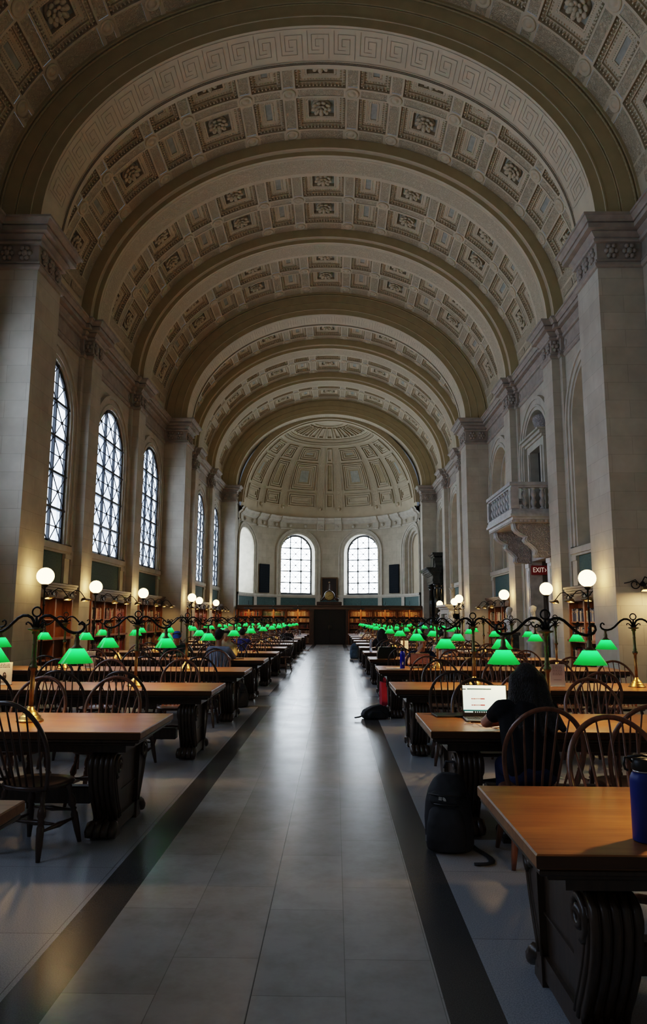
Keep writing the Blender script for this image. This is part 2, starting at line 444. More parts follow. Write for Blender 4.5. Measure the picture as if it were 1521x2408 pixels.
# big arches between the compartments: tan face with beads, soffit cut with a key pattern
def big_arch(y0, key=True, depth=PD):
    mb = MB()
    n = 80; TM = 92
    ts = [rad(-TM+2*TM*i/n) for i in range(n+1)]
    RA, RB = AV-AA, BV-BA
    def E(f, t, y):   # f 0 at the intrados, 1 at the vault
        return (CX+(AA+RA*f*1.02)*sin(t), y, Z0+(BA+RB*f*1.02)*cos(t))
    for f0, f1, yy0, yy1, m in ((0,.22,0,0,1),(.22,.23,0,-.02,0),(.23,.26,-.02,-.02,1),(.26,.27,-.02,0,0),(.27,.56,0,0,1),(.56,.57,0,-.04,1),(.57,.92,-.04,-.04,1),(.92,.93,-.04,-.10,1),(.93,1,-.10,-.10,1)):
        mb.grid([[E(f0,t,y0+yy0) for t in ts],[E(f1,t,y0+yy1) for t in ts]], m)
    mb.grid([[E(1,t,y0-.10) for t in ts],[E(1.0,t,y0) for t in ts]], 1)
    mb.grid([[E(0,t,y0+depth) for t in ts],[E(1,t,y0+depth) for t in ts]], 1)
    mb.grid([[E(0,t,y0) for t in ts],[E(0,t,y0+depth-.13) for t in ts]], 0)
    mb.grid([[E(0,t,y0+depth-.13) for t in ts],[E(-.03,t,y0+depth-.13) for t in ts]], 2)
    mb.grid([[E(-.03,t,y0+depth-.13) for t in ts],[E(-.03,t,y0+depth) for t in ts]], 0)
    mb.grid([[E(-.03,t,y0+depth) for t in ts],[E(0,t,y0+depth) for t in ts]], 0)
    for f, r, p in ((.535,.018,.075),(.87,.032,.10)):
        nn = int(PI*AA*.95/p)*2
        mb.tube([E(f, rad(-TM+2*TM*i/nn), y0-(.0 if f<.6 else .04)-r*.5) for i in range(nn+1)], [r if i%2 else r*.5 for i in range(nn+1)], 6, 1)
    for ybd in (.10,):
        nn = int(PI*AA*.95/.06)*2
        mb.tube([E(-.02, rad(-TM+2*TM*i/nn), y0+depth-.16) for i in range(nn+1)], [.016 if i%2 else .008 for i in range(nn+1)], 6, 2)
    if key:
        # meander: unit of width 1 in u, height 1 in v
        unit = [(.1,0),(.1,.84),(.7,.84),(.7,.3),(.4,.3),(.4,.56),(.55,.56)]
        unit2 = [(.9,1),(.9,.14),(.25,.14),(.25,.7),(.55,.7)]
        nu = 27
        w = .011
        v0, v1 = y0+.13, y0+depth-.30
        def ribbon(p, q, u0):
            (a,b),(c,d) = p, q
            tA, tB = rad(-80+160*(u0+a)/nu), rad(-80+160*(u0+c)/nu)
            yA, yB = v0+(v1-v0)*b, v0+(v1-v0)*d
            wt = w/AA
            if abs(tA-tB) < 1e-6:
                m1 = [E(-.008,tA-wt/2,yA), E(-.008,tA+wt/2,yA), E(-.008,tA+wt/2,yB), E(-.008,tA-wt/2,yB)]
                mb.add(m1, [(0,1,2,3)], 2)
            else:
                k = 3
                mb.grid([[E(-.008,tA+(tB-tA)*i/k,yA-w/2) for i in range(k+1)],[E(-.008,tA+(tB-tA)*i/k,yA+w/2) for i in range(k+1)]], 2)
        for u in range(nu):
            for U in (unit, unit2):
                for i in range(len(U)-1): ribbon(U[i], U[i+1], u)
        for b in (-.07, 1.10):
            for u in range(nu*2): ribbon((u/2,b),(u/2+.5,b),0)
    o = mb.build(tname(), [M['plaster'], M['tan'], M['key']]); tag(o, kind='structure')
for k, y in enumerate(PIERY): big_arch(y, key=k in (1,2,3))

# ------------------------------------------------------------------ plan of a side wall, entablature, piers, pilasters
def side_path():
    pts = [(UA, PIERY[0]-.3)]
    for k, y in enumerate(PIERY):
        pts += [(UA, y+PD), (UW, y+PD)] if k == 0 else []
        if k > 0: pts += [(UW, y), (UA, y), (UA, y+PD)] + ([(UW, y+PD)] if k < 3 else [])
        if k < 3:
            for s in (.5*(BAYS[0]+BAYS[1]), .5*(BAYS[1]+BAYS[2])):
                c = y+s
                pts += [(UW,c-.62),(UW-.1,c-.62),(UW-.1,c-.42),(UP,c-.42),(UP,c+.42),(UW-.1,c+.42),(UW-.1,c+.62),(UW,c+.62)]
    return pts
PATH = side_path()
def offset_path(path, o):
    """rectilinear plan path (u, y): moves it by o toward the room and outward at corners"""
    out = []
    n = len(path)
    for i, (u, y) in enumerate(path):
        du = dy = 0
        for a, b in ((i-1,i),(i,i+1)):
            if a < 0 or b >= n: continue
            (u0,y0),(u1,y1) = path[a], path[b]
            if abs(u0-u1) < 1e-6: du = -o
            else: dy = -o if u1 < u0 else o
        out.append((u+du, y+dy))
    return out
ENT = [(-.02,8.96,0),(.04,8.98,0),(.07,9.01,0),(.07,9.06,0),(.02,9.07,0),(.02,9.10,0),(.05,9.12,0),(.05,9.14,0),(0,9.15,0),(0,9.53,1),(.06,9.54,0),(.08,9.57,0),(.08,9.60,0),(.03,9.61,0),(.05,9.64,0),(.11,9.70,0),(.13,9.72,0),(.13,9.745,0),(.09,9.75,0),(.24,9.76,0),(.24,9.865,0),(.20,9.87,0),(.20,9.885,0),(.26,9.89,0),(.28,9.93,0),(.33,9.985,0),(.36,9.99,0),(.36,Z0,0),(-.4,Z0+.005,0)]
for sg, nm in ((-1,'left'),(1,'right')):
    mb = MB()
    rows = [[(CX+sg*u, y, z) for u, y in offset_path(PATH, o)] for o, z, m in ENT]
    for i in range(len(rows)-1): mb.grid(rows[i:i+2], 0, flip=sg < 0)
    # dentil-like carved drops in the friezes of piers and pilasters
    def boss(u, y, axis):
        z = 9.35
        for j in range(7):
            a = 2*PI*j/6
            r = .10 if j < 6 else 0
            if axis == 'u': mb.sph((CX+sg*(u-.02), y+r*cos(a), z+r*1.25*sin(a)), .055 if j < 6 else .075, 8, 6, 0, .8)
            else: mb.sph((CX+sg*(u+r*cos(a)), y-.02, z+r*1.25*sin(a)), .055 if j < 6 else .075, 8, 6, 0, 1, .8)
    for k, y in enumerate(PIERY):
        if k == 0: continue
        for q in (.25,.62,.99): boss(UA, y+q, 'u')
        for q in (.30,.68): boss(UA+q, y, 'y')
        for s in (.5*(BAYS[0]+BAYS[1]), .5*(BAYS[1]+BAYS[2])):
            c = y-PITCH+s
            for q in (-.2,.2): boss(UP, c+q, 'u')
            boss(UP+.16, c-.42, 'y')
        for b in BAYS:
            for q in (-1.75,1.75): mb.sph((CX+sg*UW, y-PITCH+b+q, 9.35), .1, 10, 6, 0, .35)
    tag(mb.build(tname(), M['cap_stone']), kind='structure')
for sg in (-1,1):
    for k, y in enumerate(PIERY):
        mb = MB()
        x0, x1 = sorted((CX+sg*UA, CX+sg*(UW+.3)))
        mb.box(x0, x1, y, y+PD, 0, 9.0)
        a0, a1 = sorted((CX+sg*(UA-.06), CX+sg*(UW-.001)))
        mb.box(a0, a1, y-.06, y+PD+.06, 0, .34); mb.box(a0+.03, a1-.03, y-.03, y+PD+.03, .34, .42)
        tag(mb.build('pillar', M['stone']), kind='structure')
    for k, y in enumerate(PIERY[:3]):
        for s in (.5*(BAYS[0]+BAYS[1]), .5*(BAYS[1]+BAYS[2])):
            c = y+s
            mb = MB()
            for hw, u in ((.62,UW-.1),(.42,UP)):
                x0, x1 = sorted((CX+sg*u, CX+sg*UW)); mb.box(x0, x1, c-hw, c+hw, 0, 9.0)
            x0, x1 = sorted((CX+sg*(UP-.05), CX+sg*(UW-.001))); mb.box(x0, x1, c-.47, c+.47, 0, .34)
            tag(mb.build('pillar', M['stone']), kind='structure')
# walls with arched openings, three bays to a compartment
HWO, SILL, TOPO = 1.40, 3.50, 8.30       # clear opening
def bay_wall(mb, sg, yc, y0, y1, depth, door=False):
    """flat wall between y0 and y1 with an arched opening; the reveal runs back by depth"""
    X = lambda u: CX+sg*u
    zs = TOPO-HWO
    nA = 20
    arch = [(yc-HWO*cos(PI*i/nA), zs+HWO*sin(PI*i/nA)) for i in range(nA+1)]
    sill = 0 if door else SILL
    outline = [(yc-HWO, sill)] + arch + [(yc+HWO, sill)]
    zt = 9.1
    q = lambda a, b, c, d, m=0: mb.quad((X(UW),*a),(X(UW),*b),(X(UW),*c),(X(UW),*d), m)
    q((y0,0),(yc-HWO,0),(yc-HWO,zs),(y0,zs)); q((yc+HWO,0),(y1,0),(y1,zs),(yc+HWO,zs))
    if not door: q((yc-HWO,0),(yc+HWO,0),(yc+HWO,SILL),(yc-HWO,SILL))
    q((y0,zs),(yc-HWO,zs),(yc-HWO,zt),(y0,zt)); q((yc+HWO,zs),(y1,zs),(y1,zt),(yc+HWO,zt))
    for i in range(nA): q(arch[i], arch[i+1], (arch[i+1][0],zt), (arch[i][0],zt))
    for i in range(len(outline)-1):
        a, b = outline[i], outline[i+1]
        mb.quad((X(UW),*a),(X(UW),*b),(X(UW+depth),*b),(X(UW+depth),*a), 1)
    mb.quad((X(UW),yc-HWO,sill),(X(UW),yc+HWO,sill),(X(UW+depth),yc+HWO,sill),(X(UW+depth),yc-HWO,sill), 1)
    # moulded surround: concentric steps standing forward of the wall
    prof = [(.0,.0),(.0,.05),(.10,.05),(.10,.09),(.16,.09),(.18,.06),(.34,.06),(.34,.10),(.44,.10),(.46,.0)]
    def ring(e):
        b = HWO+e
        return [(yc-b, sill+.06)] + [(yc-b*cos(PI*i/nA), zs+b*sin(PI*i/nA)) for i in range(nA+1)] + [(yc+b, sill+.06)]
    for i in range(len(prof)-1):
        r0, r1 = ring(prof[i][0]), ring(prof[i+1][0])
        mb.grid([[(X(UW-prof[i][1]),*p) for p in r0],[(X(UW-prof[i+1][1]),*p) for p in r1]], 1)
def side_wall(sg, nm, depth):
    mb = MB()
    for c in (-1,0,1):
        for j, b in enumerate(BAYS):
            yp = P0+PITCH*c
            y0 = yp+PD if j == 0 else yp+.5*(BAYS[j-1]+BAYS[j])
            y1 = yp+PITCH if j == 2 else yp+.5*(BAYS[j]+BAYS[j+1])
            isdoor = sg > 0 and j == 1 and c == 0
            bay_wall(mb, sg, yp+b, y0, y1, depth if not isdoor else .95, isdoor)
            if isdoor: continue
            # sill band, cloth panel and its little pilasters below the opening
            X = lambda u: CX+sg*u
            def bx(u0, u1, ya, yb, za, zb, m):
                a, e = sorted((X(u0), X(u1))); mb.box(a, e, ya, yb, za, zb, m)
            a, e = yp+b-1.86, yp+b+1.86
            bx(UW-.13, UW, a, e, 3.36, 3.52, 1); bx(UW-.09, UW, a, e, 3.30, 3.36, 1)
            bx(UW-.03, UW, yp+b-1.42, yp+b+1.42, 2.52, 3.30, 2)
            for q in (-1.64,1.64):
                bx(UW-.08, UW, yp+b+q-.17, yp+b+q+.17, 2.52, 3.30, 1); bx(UW-.11, UW, yp+b+q-.20, yp+b+q+.20, 3.18, 3.30, 1)
    return tag(mb.build('wall_'+nm, [M['stone'], M['smooth_stone'], M['teal']]), kind='structure')
side_wall(-1, 'left', .28)
side_wall(1, 'right', .42)

# ------------------------------------------------------------------ windows: iron lattice in front of pale lined blinds lit from outside
def blind_mat(name, c0, c1, s):
    m, nt, b = newmat(name)
    tc = N(nt, 'ShaderNodeTexCoord'); mp = N(nt, 'ShaderNodeMapping'); mp.inputs['Scale'].default_value = (1,1,.06)
    nt.links.new(tc.outputs['Object'], mp.inputs[0])
    nz = N(nt, 'ShaderNodeTexNoise'); nz.inputs['Scale'].default_value = 5; nz.inputs['Detail'].default_value = 2
    nt.links.new(mp.outputs[0], nz.inputs['Vector'])
    cr = N(nt, 'ShaderNodeValToRGB'); cr.color_ramp.elements[0].position = .38; cr.color_ramp.elements[1].position = .58
    cr.color_ramp.elements[0].color = (*c0,1); cr.color_ramp.elements[1].color = (*c1,1)
    nt.links.new(nz.outputs[0], cr.inputs[0]); nt.links.new(cr.outputs[0], b.inputs['Emission Color'])
    b.inputs['Emission Strength'].default_value = s; b.inputs['Base Color'].default_value = (.5,.5,.5,1); b.inputs['Roughness'].default_value = .6
    return m
M['blind'] = blind_mat('pale window blind in daylight', (.30,.41,.60), (.68,.81,1.0), 5.6)
M['sky_pane'] = glow('bright sky behind panes', (.80,.90,1.0), 12)
win_n = [0]
def window_mesh(hw, z0, z1, rows, pane, mid=True):
    """frame, lattice and pane in local coordinates: across = x, facing -y"""
    zs = z1-hw
    nA = 20
    cell = 2*hw/3
    fr = MB()
    def outline(e):
        b = hw-e
        return [(-b,z0+e)]+[(-b*cos(PI*i/nA), zs+b*sin(PI*i/nA)) for i in range(nA+1)]+[(b,z0+e)]
    a, c = outline(0), outline(.11)
    for ya in (0,.07):
        fr.grid([[(p[0],ya,p[1]) for p in a],[(p[0],ya,p[1]) for p in c]], 0)
    fr.grid([[(p[0],0,p[1]) for p in c],[(p[0],.07,p[1]) for p in c]], 0)
    fr.box(-hw, hw, 0, .07, z0, z0+.11)
    def top(x): return zs+math.sqrt(max(0, hw*hw-x*x))
    lat = MB()
    for x in (-cell/2, cell/2): lat.box(x-.028, x+.028, -.03, .05, z0, top(x))
    for i in range(1, rows+1):
        z = z0+i*cell
        if z < z1-.1:
            b = hw if z < zs else math.sqrt(max(0, hw*hw-(z-zs)**2))
            lat.box(-b, b, -.04, .05, z-.032, z+.032)
    for i in range(rows+1):
        for j in range(3):
            xc, zc = (j-1)*cell, z0+(i+.5)*cell
            h = cell/2
            def clip(p, q):
                pts = []
                for s in range(13):
                    x, z = p[0]+(q[0]-p[0])*s/12, p[1]+(q[1]-p[1])*s/12
                    if abs(x) < hw-.02 and z < top(x)-.02: pts.append((x,0.0,z))
                return pts
            for p, q in (((xc-h,zc-h),(xc+h,zc+h)),((xc-h,zc+h),(xc+h,zc-h)),((xc-h,zc),(xc+h,zc))):
                L = clip(p, q)
                if len(L) > 1: lat.tube([L[0], L[-1]], .016, 4, smooth=False)
            if zc < top(xc)-.1: lat.lathe([(.0,-.02),(.045,-.02),(.045,.02),(0,.02)], 8, (xc,0,zc), axis='y')
    pa = MB()
    A = outline(.0)
    pts = [(p[0],.06,p[1]) for p in A]
    pa.add(pts+[(0,.06,zs),(0,.06,z0)], [(i+1,i,len(pts)) for i in range(1,len(pts)-2)]+[(0,1,len(pts),len(pts)+1),(len(pts)+1,len(pts),len(pts)-2,len(pts)-1)])
    return fr.mesh('window_frame', M['lattice']), lat.mesh('lattice', M['lattice']), pa.mesh('pane', pane)
def place_window(ms, loc, rz):
    win_n[0] += 1
    r = empty('window_%d' % win_n[0], loc, rz); tag(r, kind='structure')
    for nm, me in zip(('window_frame','lattice','pane'), ms): inst(nm, me, r)
WS = window_mesh(HWO, SILL, TOPO, 4, M['blind'])
for c in (-1,0,1):
    for b in BAYS: place_window(WS, (CX-UW-.005, P0+PITCH*c+b, 0), PI/2)
# right side: blind niches with a plastered back
mb = MB()
for c in (-1,0,1):
    for j, b in enumerate(BAYS):
        yc = P0+PITCH*c+b
        if c == 0 and j == 1: continue
        zs, nA = TOPO-HWO, 20
        pts = [(CX+UW+.415,yc-HWO,SILL)]+[(CX+UW+.415,yc-HWO*cos(PI*i/nA),zs+HWO*sin(PI*i/nA)) for i in range(nA+1)]+[(CX+UW+.415,yc+HWO,SILL)]
        mb.add(pts, [tuple(range(len(pts)))], 0)
        for e, t in ((.0,.12),):
            r0 = [(yc-HWO,SILL)]+[(yc-HWO*cos(PI*i/nA),zs+HWO*sin(PI*i/nA)) for i in range(nA+1)]+[(yc+HWO,SILL)]
            h = HWO-t
            r1 = [(yc-h,SILL)]+[(yc-h*cos(PI*i/nA),zs+h*sin(PI*i/nA)) for i in range(nA+1)]+[(yc+h,SILL)]
            x0, x1 = CX+UW+.30, CX+UW+.41
            mb.grid([[(x0,*p) for p in r0],[(x0,*p) for p in r1]], 1); mb.grid([[(x0,*p) for p in r1],[(x1,*p) for p in r1]], 1)
tag(mb.build('wall_niche', [M['plaster'], M['smooth_stone']]), kind='structure')
# rear wall behind the camera
mb = MB(); mb.box(CX-8, CX+8, PIERY[0]-.5, PIERY[0]-.3, 0, 17)
tag(mb.build('wall_rear', M['stone']), kind='structure')

# ------------------------------------------------------------------ people: tapered limbs fused into one skin, clothes and hair as children
def capsule(mb, p, q, r0, r1, n=10, sq=1):
    p, q = Vector(p), Vector(q)
    d = (q-p)
    L = d.length
    if L < 1e-5: mb.sph(p, r0, n, 8); return
    u = d/L
    pts, rs = [], []
    for i in range(4): a = PI/2*(1-i/4); pts.append(p-u*r0*sin(a)); rs.append(max(.001, r0*cos(a)))
    pts.append(p); rs.append(r0); pts.append(q); rs.append(r1)
    for i in range(1,5): a = PI/2*i/4; pts.append(q+u*r1*sin(a)); rs.append(max(.001, r1*cos(a)))
    mb.tube(pts, rs, n, sq=sq)
def fuse(mb, name, mt, voxel=.012, it=5):
    """one continuous surface from overlapping pieces"""
    o = mb.build('fuse_tmp', mt)
    r = o.modifiers.new('r', 'REMESH'); r.mode = 'VOXEL'; r.voxel_size = voxel; r.use_smooth_shade = True
    if it: s = o.modifiers.new('s', 'SMOOTH'); s.factor = .5; s.iterations = it
    dg = bpy.context.evaluated_depsgraph_get()
    me = bpy.data.meshes.new_from_object(o.evaluated_get(dg), depsgraph=dg)
    me.name = name
    if not me.materials: me.materials.append(mt if not isinstance(mt, (list,tuple)) else mt[0])
    bpy.data.objects.remove(o)
    return me
def hairmat(name, c):
    return mat(name, c, .45, noise=.6, nscale=7, stretch=(11,11,.5), bump=.9, bscale=16, spec=.3)
def cloth(name, c): return mat(name, c, .85, noise=.18, nscale=10, bump=.35, bscale=9, spec=.15)
M['skin'] = mat('light skin', (.46,.27,.20), .5, noise=.07, nscale=10, spec=.35)
M['skin2'] = mat('tan skin', (.34,.18,.11), .5, noise=.07, nscale=10, spec=.35)
HAIR = dict(dark=hairmat('dark brown hair', (.014,.010,.009)), black=hairmat('black hair', (.006,.006,.007)), grey=hairmat('greying hair', (.10,.09,.085)))
M['jeans'] = cloth('blue denim', (.022,.035,.10)); M['trousers'] = cloth('dark trousers', (.02,.02,.024)); M['shoe'] = mat('dark shoe leather', (.02,.018,.018), .5)
def hand(mb, wrist, direc, palm_n, curl=.5, s=1.0, side=1):
    """palm with four unequal bent fingers and a thumb leaving the side of the palm"""
    w = Vector(wrist); d = Vector(direc).normalized(); n = Vector(palm_n); n = (n-d*n.dot(d)).normalized(); x = d.cross(n)*side
    for k in (-.028,-.01,.01,.026): capsule(mb, w+x*k*.5*s, w+d*.085*s+x*k*s, .015*s, .013*s, 8)
    for k, L in ((-.031,.068),(-.010,.078),(.011,.072),(.030,.056)):
        p = w+d*.085*s+x*k*s
        a = curl*.7; q = p+(d*cos(a)+n*sin(a))*L*.5*s
        b = curl*1.7; r = q+(d*cos(b)+n*sin(b))*L*.32*s
        c = curl*2.5; e = r+(d*cos(c)+n*sin(c))*L*.25*s
        capsule(mb, p, q, .0095*s, .0088*s, 7); capsule(mb, q, r, .0088*s, .0082*s, 7); capsule(mb, r, e, .0082*s, .007*s, 7)
    p = w+d*.025*s-x*.022*s
    q = p+(d*.6-x*.75+n*.25).normalized()*.038*s; r = q+(d*.85-x*.3+n*.35).normalized()*.03*s
    capsule(mb, p, q, .013*s, .011*s, 7); capsule(mb, q, r, .011*s, .009*s, 7)
def head(mb, c, yaw=0, pitch=0, s=1.0):
    """skull, jaw, nose, brow, lips, ears; faces local +y, turned by yaw and pitched down by pitch"""
    R = Matrix.Rotation(yaw, 4, 'Z') @ Matrix.Rotation(-pitch, 4, 'X'); c = Vector(c)
    keep = mb.M
    mb.M = Matrix.Translation(c) @ R
    mb.sph((0,-.012,.025), .094*s, 18, 12, 0, .82, 1.02, 1.02)
    mb.sph((0,.022,-.035), .072*s, 16, 10, 0, .86, .98, 1.15)
    mb.sph((0,.062,-.092), .030*s, 10, 8, 0, 1.25, .8, .8)
    capsule(mb, (0,.088,.015), (0,.112,-.028), .010, .015, 8)
    mb.sph((0,.100,-.030), .017, 8, 6, 0, 1.25, .8, .8)
    for sx in (-1,1):
        capsule(mb, (sx*.014,.090,.033), (sx*.05,.076,.034), .011, .010, 7)
        mb.sph((sx*.045,.066,-.02), .024, 8, 6)
        mb.sph((sx*.034,.079,.012), .0135, 8, 6)
        mb.sph((sx*.080,-.008,-.005), .026, 8, 6, 0, .35, .75, 1.15)
    capsule(mb, (-.02,.087,-.058), (.02,.087,-.058), .0085, .0085, 7); capsule(mb, (-.016,.084,-.070), (.016,.084,-.070), .009, .009, 7)
    mb.M = keep
def person(loc, rz, label, skin='skin', shirt=(.05,.05,.06), hair='dark', style='short', pose='rest', legs='jeans', hunch=0, vox=.012, hs=(0,0,0), yaw=0, pitch=.15, sleeve='short', cap=None, scarf=None, shirt_mat=None, nm=''):
    t = empty('person', loc, rz, label, 'person')
    B, S, T = MB(), MB(), MB()
    f = hunch
    pel, wai, che = Vector((0,-.06,.585)), Vector((0,-.02+f*.3,.76)), Vector((0,.02+f*.75,.93-f*.2))
    nk = Vector((0,.03+f,1.07-f*.35)); hc = Vector((0,.06+f*1.25,1.235-f*.55))+Vector(hs)
    sh = {s: Vector((s*.175,.015+f*.85,1.01-f*.3)) for s in (-1,1)}
    el = {-1: Vector((-.25,.36,.845)), 1: Vector((.25,.36,.845))}
    wr = {-1: Vector((-.06,.53,.848)), 1: Vector((.08,.53,.848))}
    if pose == 'chin': el[1] = Vector((.25,.34,.845)); wr[1] = hc+Vector((.075,.085,-.175))
    if pose == 'woman': el[-1] = Vector((-.235,.36,.845)); wr[-1] = Vector((-.02,.44,.848)); el[1] = Vector((.25,.36,.845)); wr[1] = Vector((.12,.56,.848))
    # body
    capsule(B, pel, wai, .10, .095); capsule(B, wai, che, .095, .12); capsule(B, sh[-1], sh[1], .06, .06); capsule(B, che, nk, .12, .055)
    capsule(B, nk-Vector((0,0,.04)), hc+Vector((0,-.02,-.05)), .055, .052)
    head(B, hc, yaw, pitch)
    for s in (-1,1):
        capsule(B, sh[s], el[s], .050, .040); capsule(B, el[s], wr[s], .041, .028)
        d = (wr[s]-el[s]).normalized()
        if pose == 'chin' and s == 1: hand(B, wr[s], Vector((-.35,.25,.9)), Vector((-.6,-.7,.2)), .75, 1.0, -1)
        else: hand(B, wr[s]+d*.01+Vector((0,0,-.006)), d+Vector((0,.5,-.03)), Vector((0,0,-1)), .2, 1.0, -s)
        hp, kn, an = Vector((s*.09,-.05,.545)), Vector((s*.11,.37,.535)), Vector((s*.11,.34,.09))
        capsule(B, hp, kn, .075, .055); capsule(B, kn, an, .055, .038); capsule(B, an, an+Vector((0,.14,-.05)), .036, .03)
        capsule(T, hp, kn, .078, .066); capsule(T, kn, an+Vector((0,0,.03)), .068, .055)
        sw = .45 if sleeve == 'short' else .93
        e2 = sh[s].lerp(el[s], sw) if sleeve == 'short' else el[s]
        capsule(S, sh[s], e2, .066, .060 if sleeve == 'short' else .054)
        if sleeve == 'long': capsule(S, el[s], el[s].lerp(wr[s], .9), .054, .040)
    bme = fuse(B, 'person', M[skin], vox*.72 if vox <= .012 else vox, 2)
    b = inst('body', bme, t)
    capsule(T, pel+Vector((-.06,.01,0)), pel+Vector((.06,.01,0)), .112, .112)
    inst('trousers', fuse(T, 'trousers', M[legs], vox, 6), t)
    capsule(S, pel+Vector((0,.015,.07)), wai, .13, .13, sq=1); capsule(S, wai, che, .135, .15); capsule(S, sh[-1]+Vector((.02,0,-.01)), sh[1]+Vector((-.02,0,-.01)), .078, .078); capsule(S, che, nk+Vector((0,-.01,-.05)), .13, .07)
    for q in (-.09,.09): capsule(S, Vector((q,-.05,.62)), Vector((q,che.y,.9)), .11, .11)
    inst('shirt', fuse(S, 'shirt', shirt_mat or cloth('shirt cloth '+nm, shirt), vox, 5), t)
    K = MB()
    for s in (-1,1): capsule(K, (s*.11,.31,.045), (s*.115,.49,.04), .045, .042); 
    for s in (-1,1): K.box(s*.11-.04, s*.11+.04, .27, .50, 0, .03)
    inst('shoes', K.mesh('shoes', M['shoe']), t)
    Rm = Matrix.Translation(hc) @ Matrix.Rotation(yaw, 4, 'Z') @ Matrix.Rotation(-pitch, 4, 'X')
    Hm = MB(); Hm.M = Rm
    Hm.sph((0,-.028,.045), .103, 18, 12, 0, .86, 1.0, 1.0)
    Hm.sph((0,-.055,.0), .085, 14, 10, 0, .92, .85, 1.0)
    if style == 'short':
        for q in range(9): a = PI*q/8; Hm.sph((.062*cos(a), .035*sin(a)*1.1+.01, .105-.01*abs(cos(a))), .036, 8, 6)
    if style == 'long':
        Hm.M = None
        Hm.sph(hc+Vector((0,-.028,.036)), .106, 18, 12)
        for x in (-.085,-.045,0,.045,.085):
            top = hc+Vector((x*.9,-.065+abs(x)*.35,.03)); mid = hc+Vector((x*1.3,-.14+abs(x)*.4,-.14)); low = hc+Vector((x*1.7+.035,-.285+abs(x)*.25,-.33+abs(x)*.5))
            capsule(Hm, top, mid, .062, .056); capsule(Hm, mid, low, .056, .026)
        for sx in (-1,1): capsule(Hm, hc+Vector((sx*.078,.01,.03)), hc+Vector((sx*.125,-.02,-.19)), .042, .03)
    Hm.M = None
    hm = fuse(Hm, 'hair', HAIR[hair], vox, 3)
    inst('hair', hm, t)
    if cap:
        m = MB(); m.M = Rm; m.sph((0,-.01,.062), .108, 16, 10, 0, .9, 1.05, .85); capsule(m, (-.04,.10,.055), (.04,.10,.055), .022, .022); m.box(-.07,.07,.06,.17,.045,.056); m.M = None
        inst('cap', fuse(m, 'cap', cloth('cap cloth '+nm, cap), vox, 2), t)
    if scarf:
        m = MB(); m.M = Rm; m.sph((0,-.022,.035), .118, 16, 12, 0, .9, .98, 1.05); m.M = None
        capsule(m, hc+Vector((0,-.05,-.06)), nk+Vector((0,-.03,-.03)), .095, .13); capsule(m, nk+Vector((-.10,.02,-.05)), nk+Vector((.10,.02,-.05)), .085, .085)
        inst('headscarf', fuse(m, 'headscarf', cloth('scarf cloth '+nm, scarf), vox, 4), t)
    # eyes: dark irises set in the sockets
    E = MB(); E.M = Rm
    for sx in (-1,1): E.sph((sx*.034,.086,.012), .0085, 8, 6, 0, 1.3, .6, .7)
    inst('eyes', E.mesh('eyes', M['shoe']), t)
    return t
PEOPLE = [
 dict(loc=(1.385,5.22,0), rz=.0, label='woman with long dark hair and black T-shirt seen from behind at a laptop', shirt=(.008,.008,.011), style='long', pose='woman', hunch=.10, vox=.010, hs=(.04,.02,-.03), yaw=.25, pitch=.35, nm='black'),
 dict(loc=(1.58,13.24,0), rz=PI, label='man in navy T-shirt resting his chin on one hand, facing the camera', shirt=(.010,.014,.045), pose='chin', hair='black', vox=.011, hunch=.08, pitch=.3, nm='navy', hs=(0,0,.02)),
 dict(loc=(-2.29,14.10,0), rz=0, label='dark-haired man in a pale blue shirt seen from behind', shirt=(.26,.31,.42), hair='black', sleeve='long', vox=.013, pitch=.2, yaw=-.25, nm='pale blue', skin='skin2', hs=(.0,0,.03)),
 dict(loc=(-2.38,15.66,0), rz=PI, label='person in a cream headscarf and mustard top facing the camera', shirt=(.30,.23,.10), scarf=(.42,.36,.28), sleeve='long', vox=.014, nm='mustard', legs='trousers', pitch=.3),
 dict(loc=(-3.42,15.62,0), rz=PI, label='person in a bright blue cap and dark green jacket at a table', shirt=(.02,.045,.045), cap=(.03,.12,.45), sleeve='long', vox=.014, nm='green jacket', legs='trousers', hunch=.08, pitch=.35),
 dict(loc=(-2.62,20.08,0), rz=0, label='person in a violet blue shirt seen from behind past the sixth table', shirt=(.075,.085,.30), vox=.016, nm='violet', sleeve='short', hunch=.06, pitch=.4),
 dict(loc=(-1.95,28.98,0), rz=.1, label='person in black bent over a far table, with an open book close by', shirt=(.012,.012,.016), vox=.02, nm='far black', sleeve='long', hunch=.1, legs='trousers', pitch=.5),
 dict(loc=(1.36,20.68,0), rz=.15, label='person with long dark hair and dark clothes behind the black handbag', shirt=(.02,.014,.014), style='long', vox=.016, nm='far dark', sleeve='long', legs='trousers', hunch=.06),
 dict(loc=(1.30,31.40,0), rz=PI, label='person in a white shirt leaning far forward at a distant table', shirt=(.55,.55,.58), vox=.02, nm='far white', hunch=.12, pitch=.7, sleeve='long'),
 dict(loc=(2.42,16.30,0), rz=PI, label='person in a slate blue shirt half hidden behind the man in navy', shirt=(.10,.15,.27), vox=.015, nm='slate', hair='black', hunch=.06),
]
SEATED = [person(**p) for p in PEOPLE]
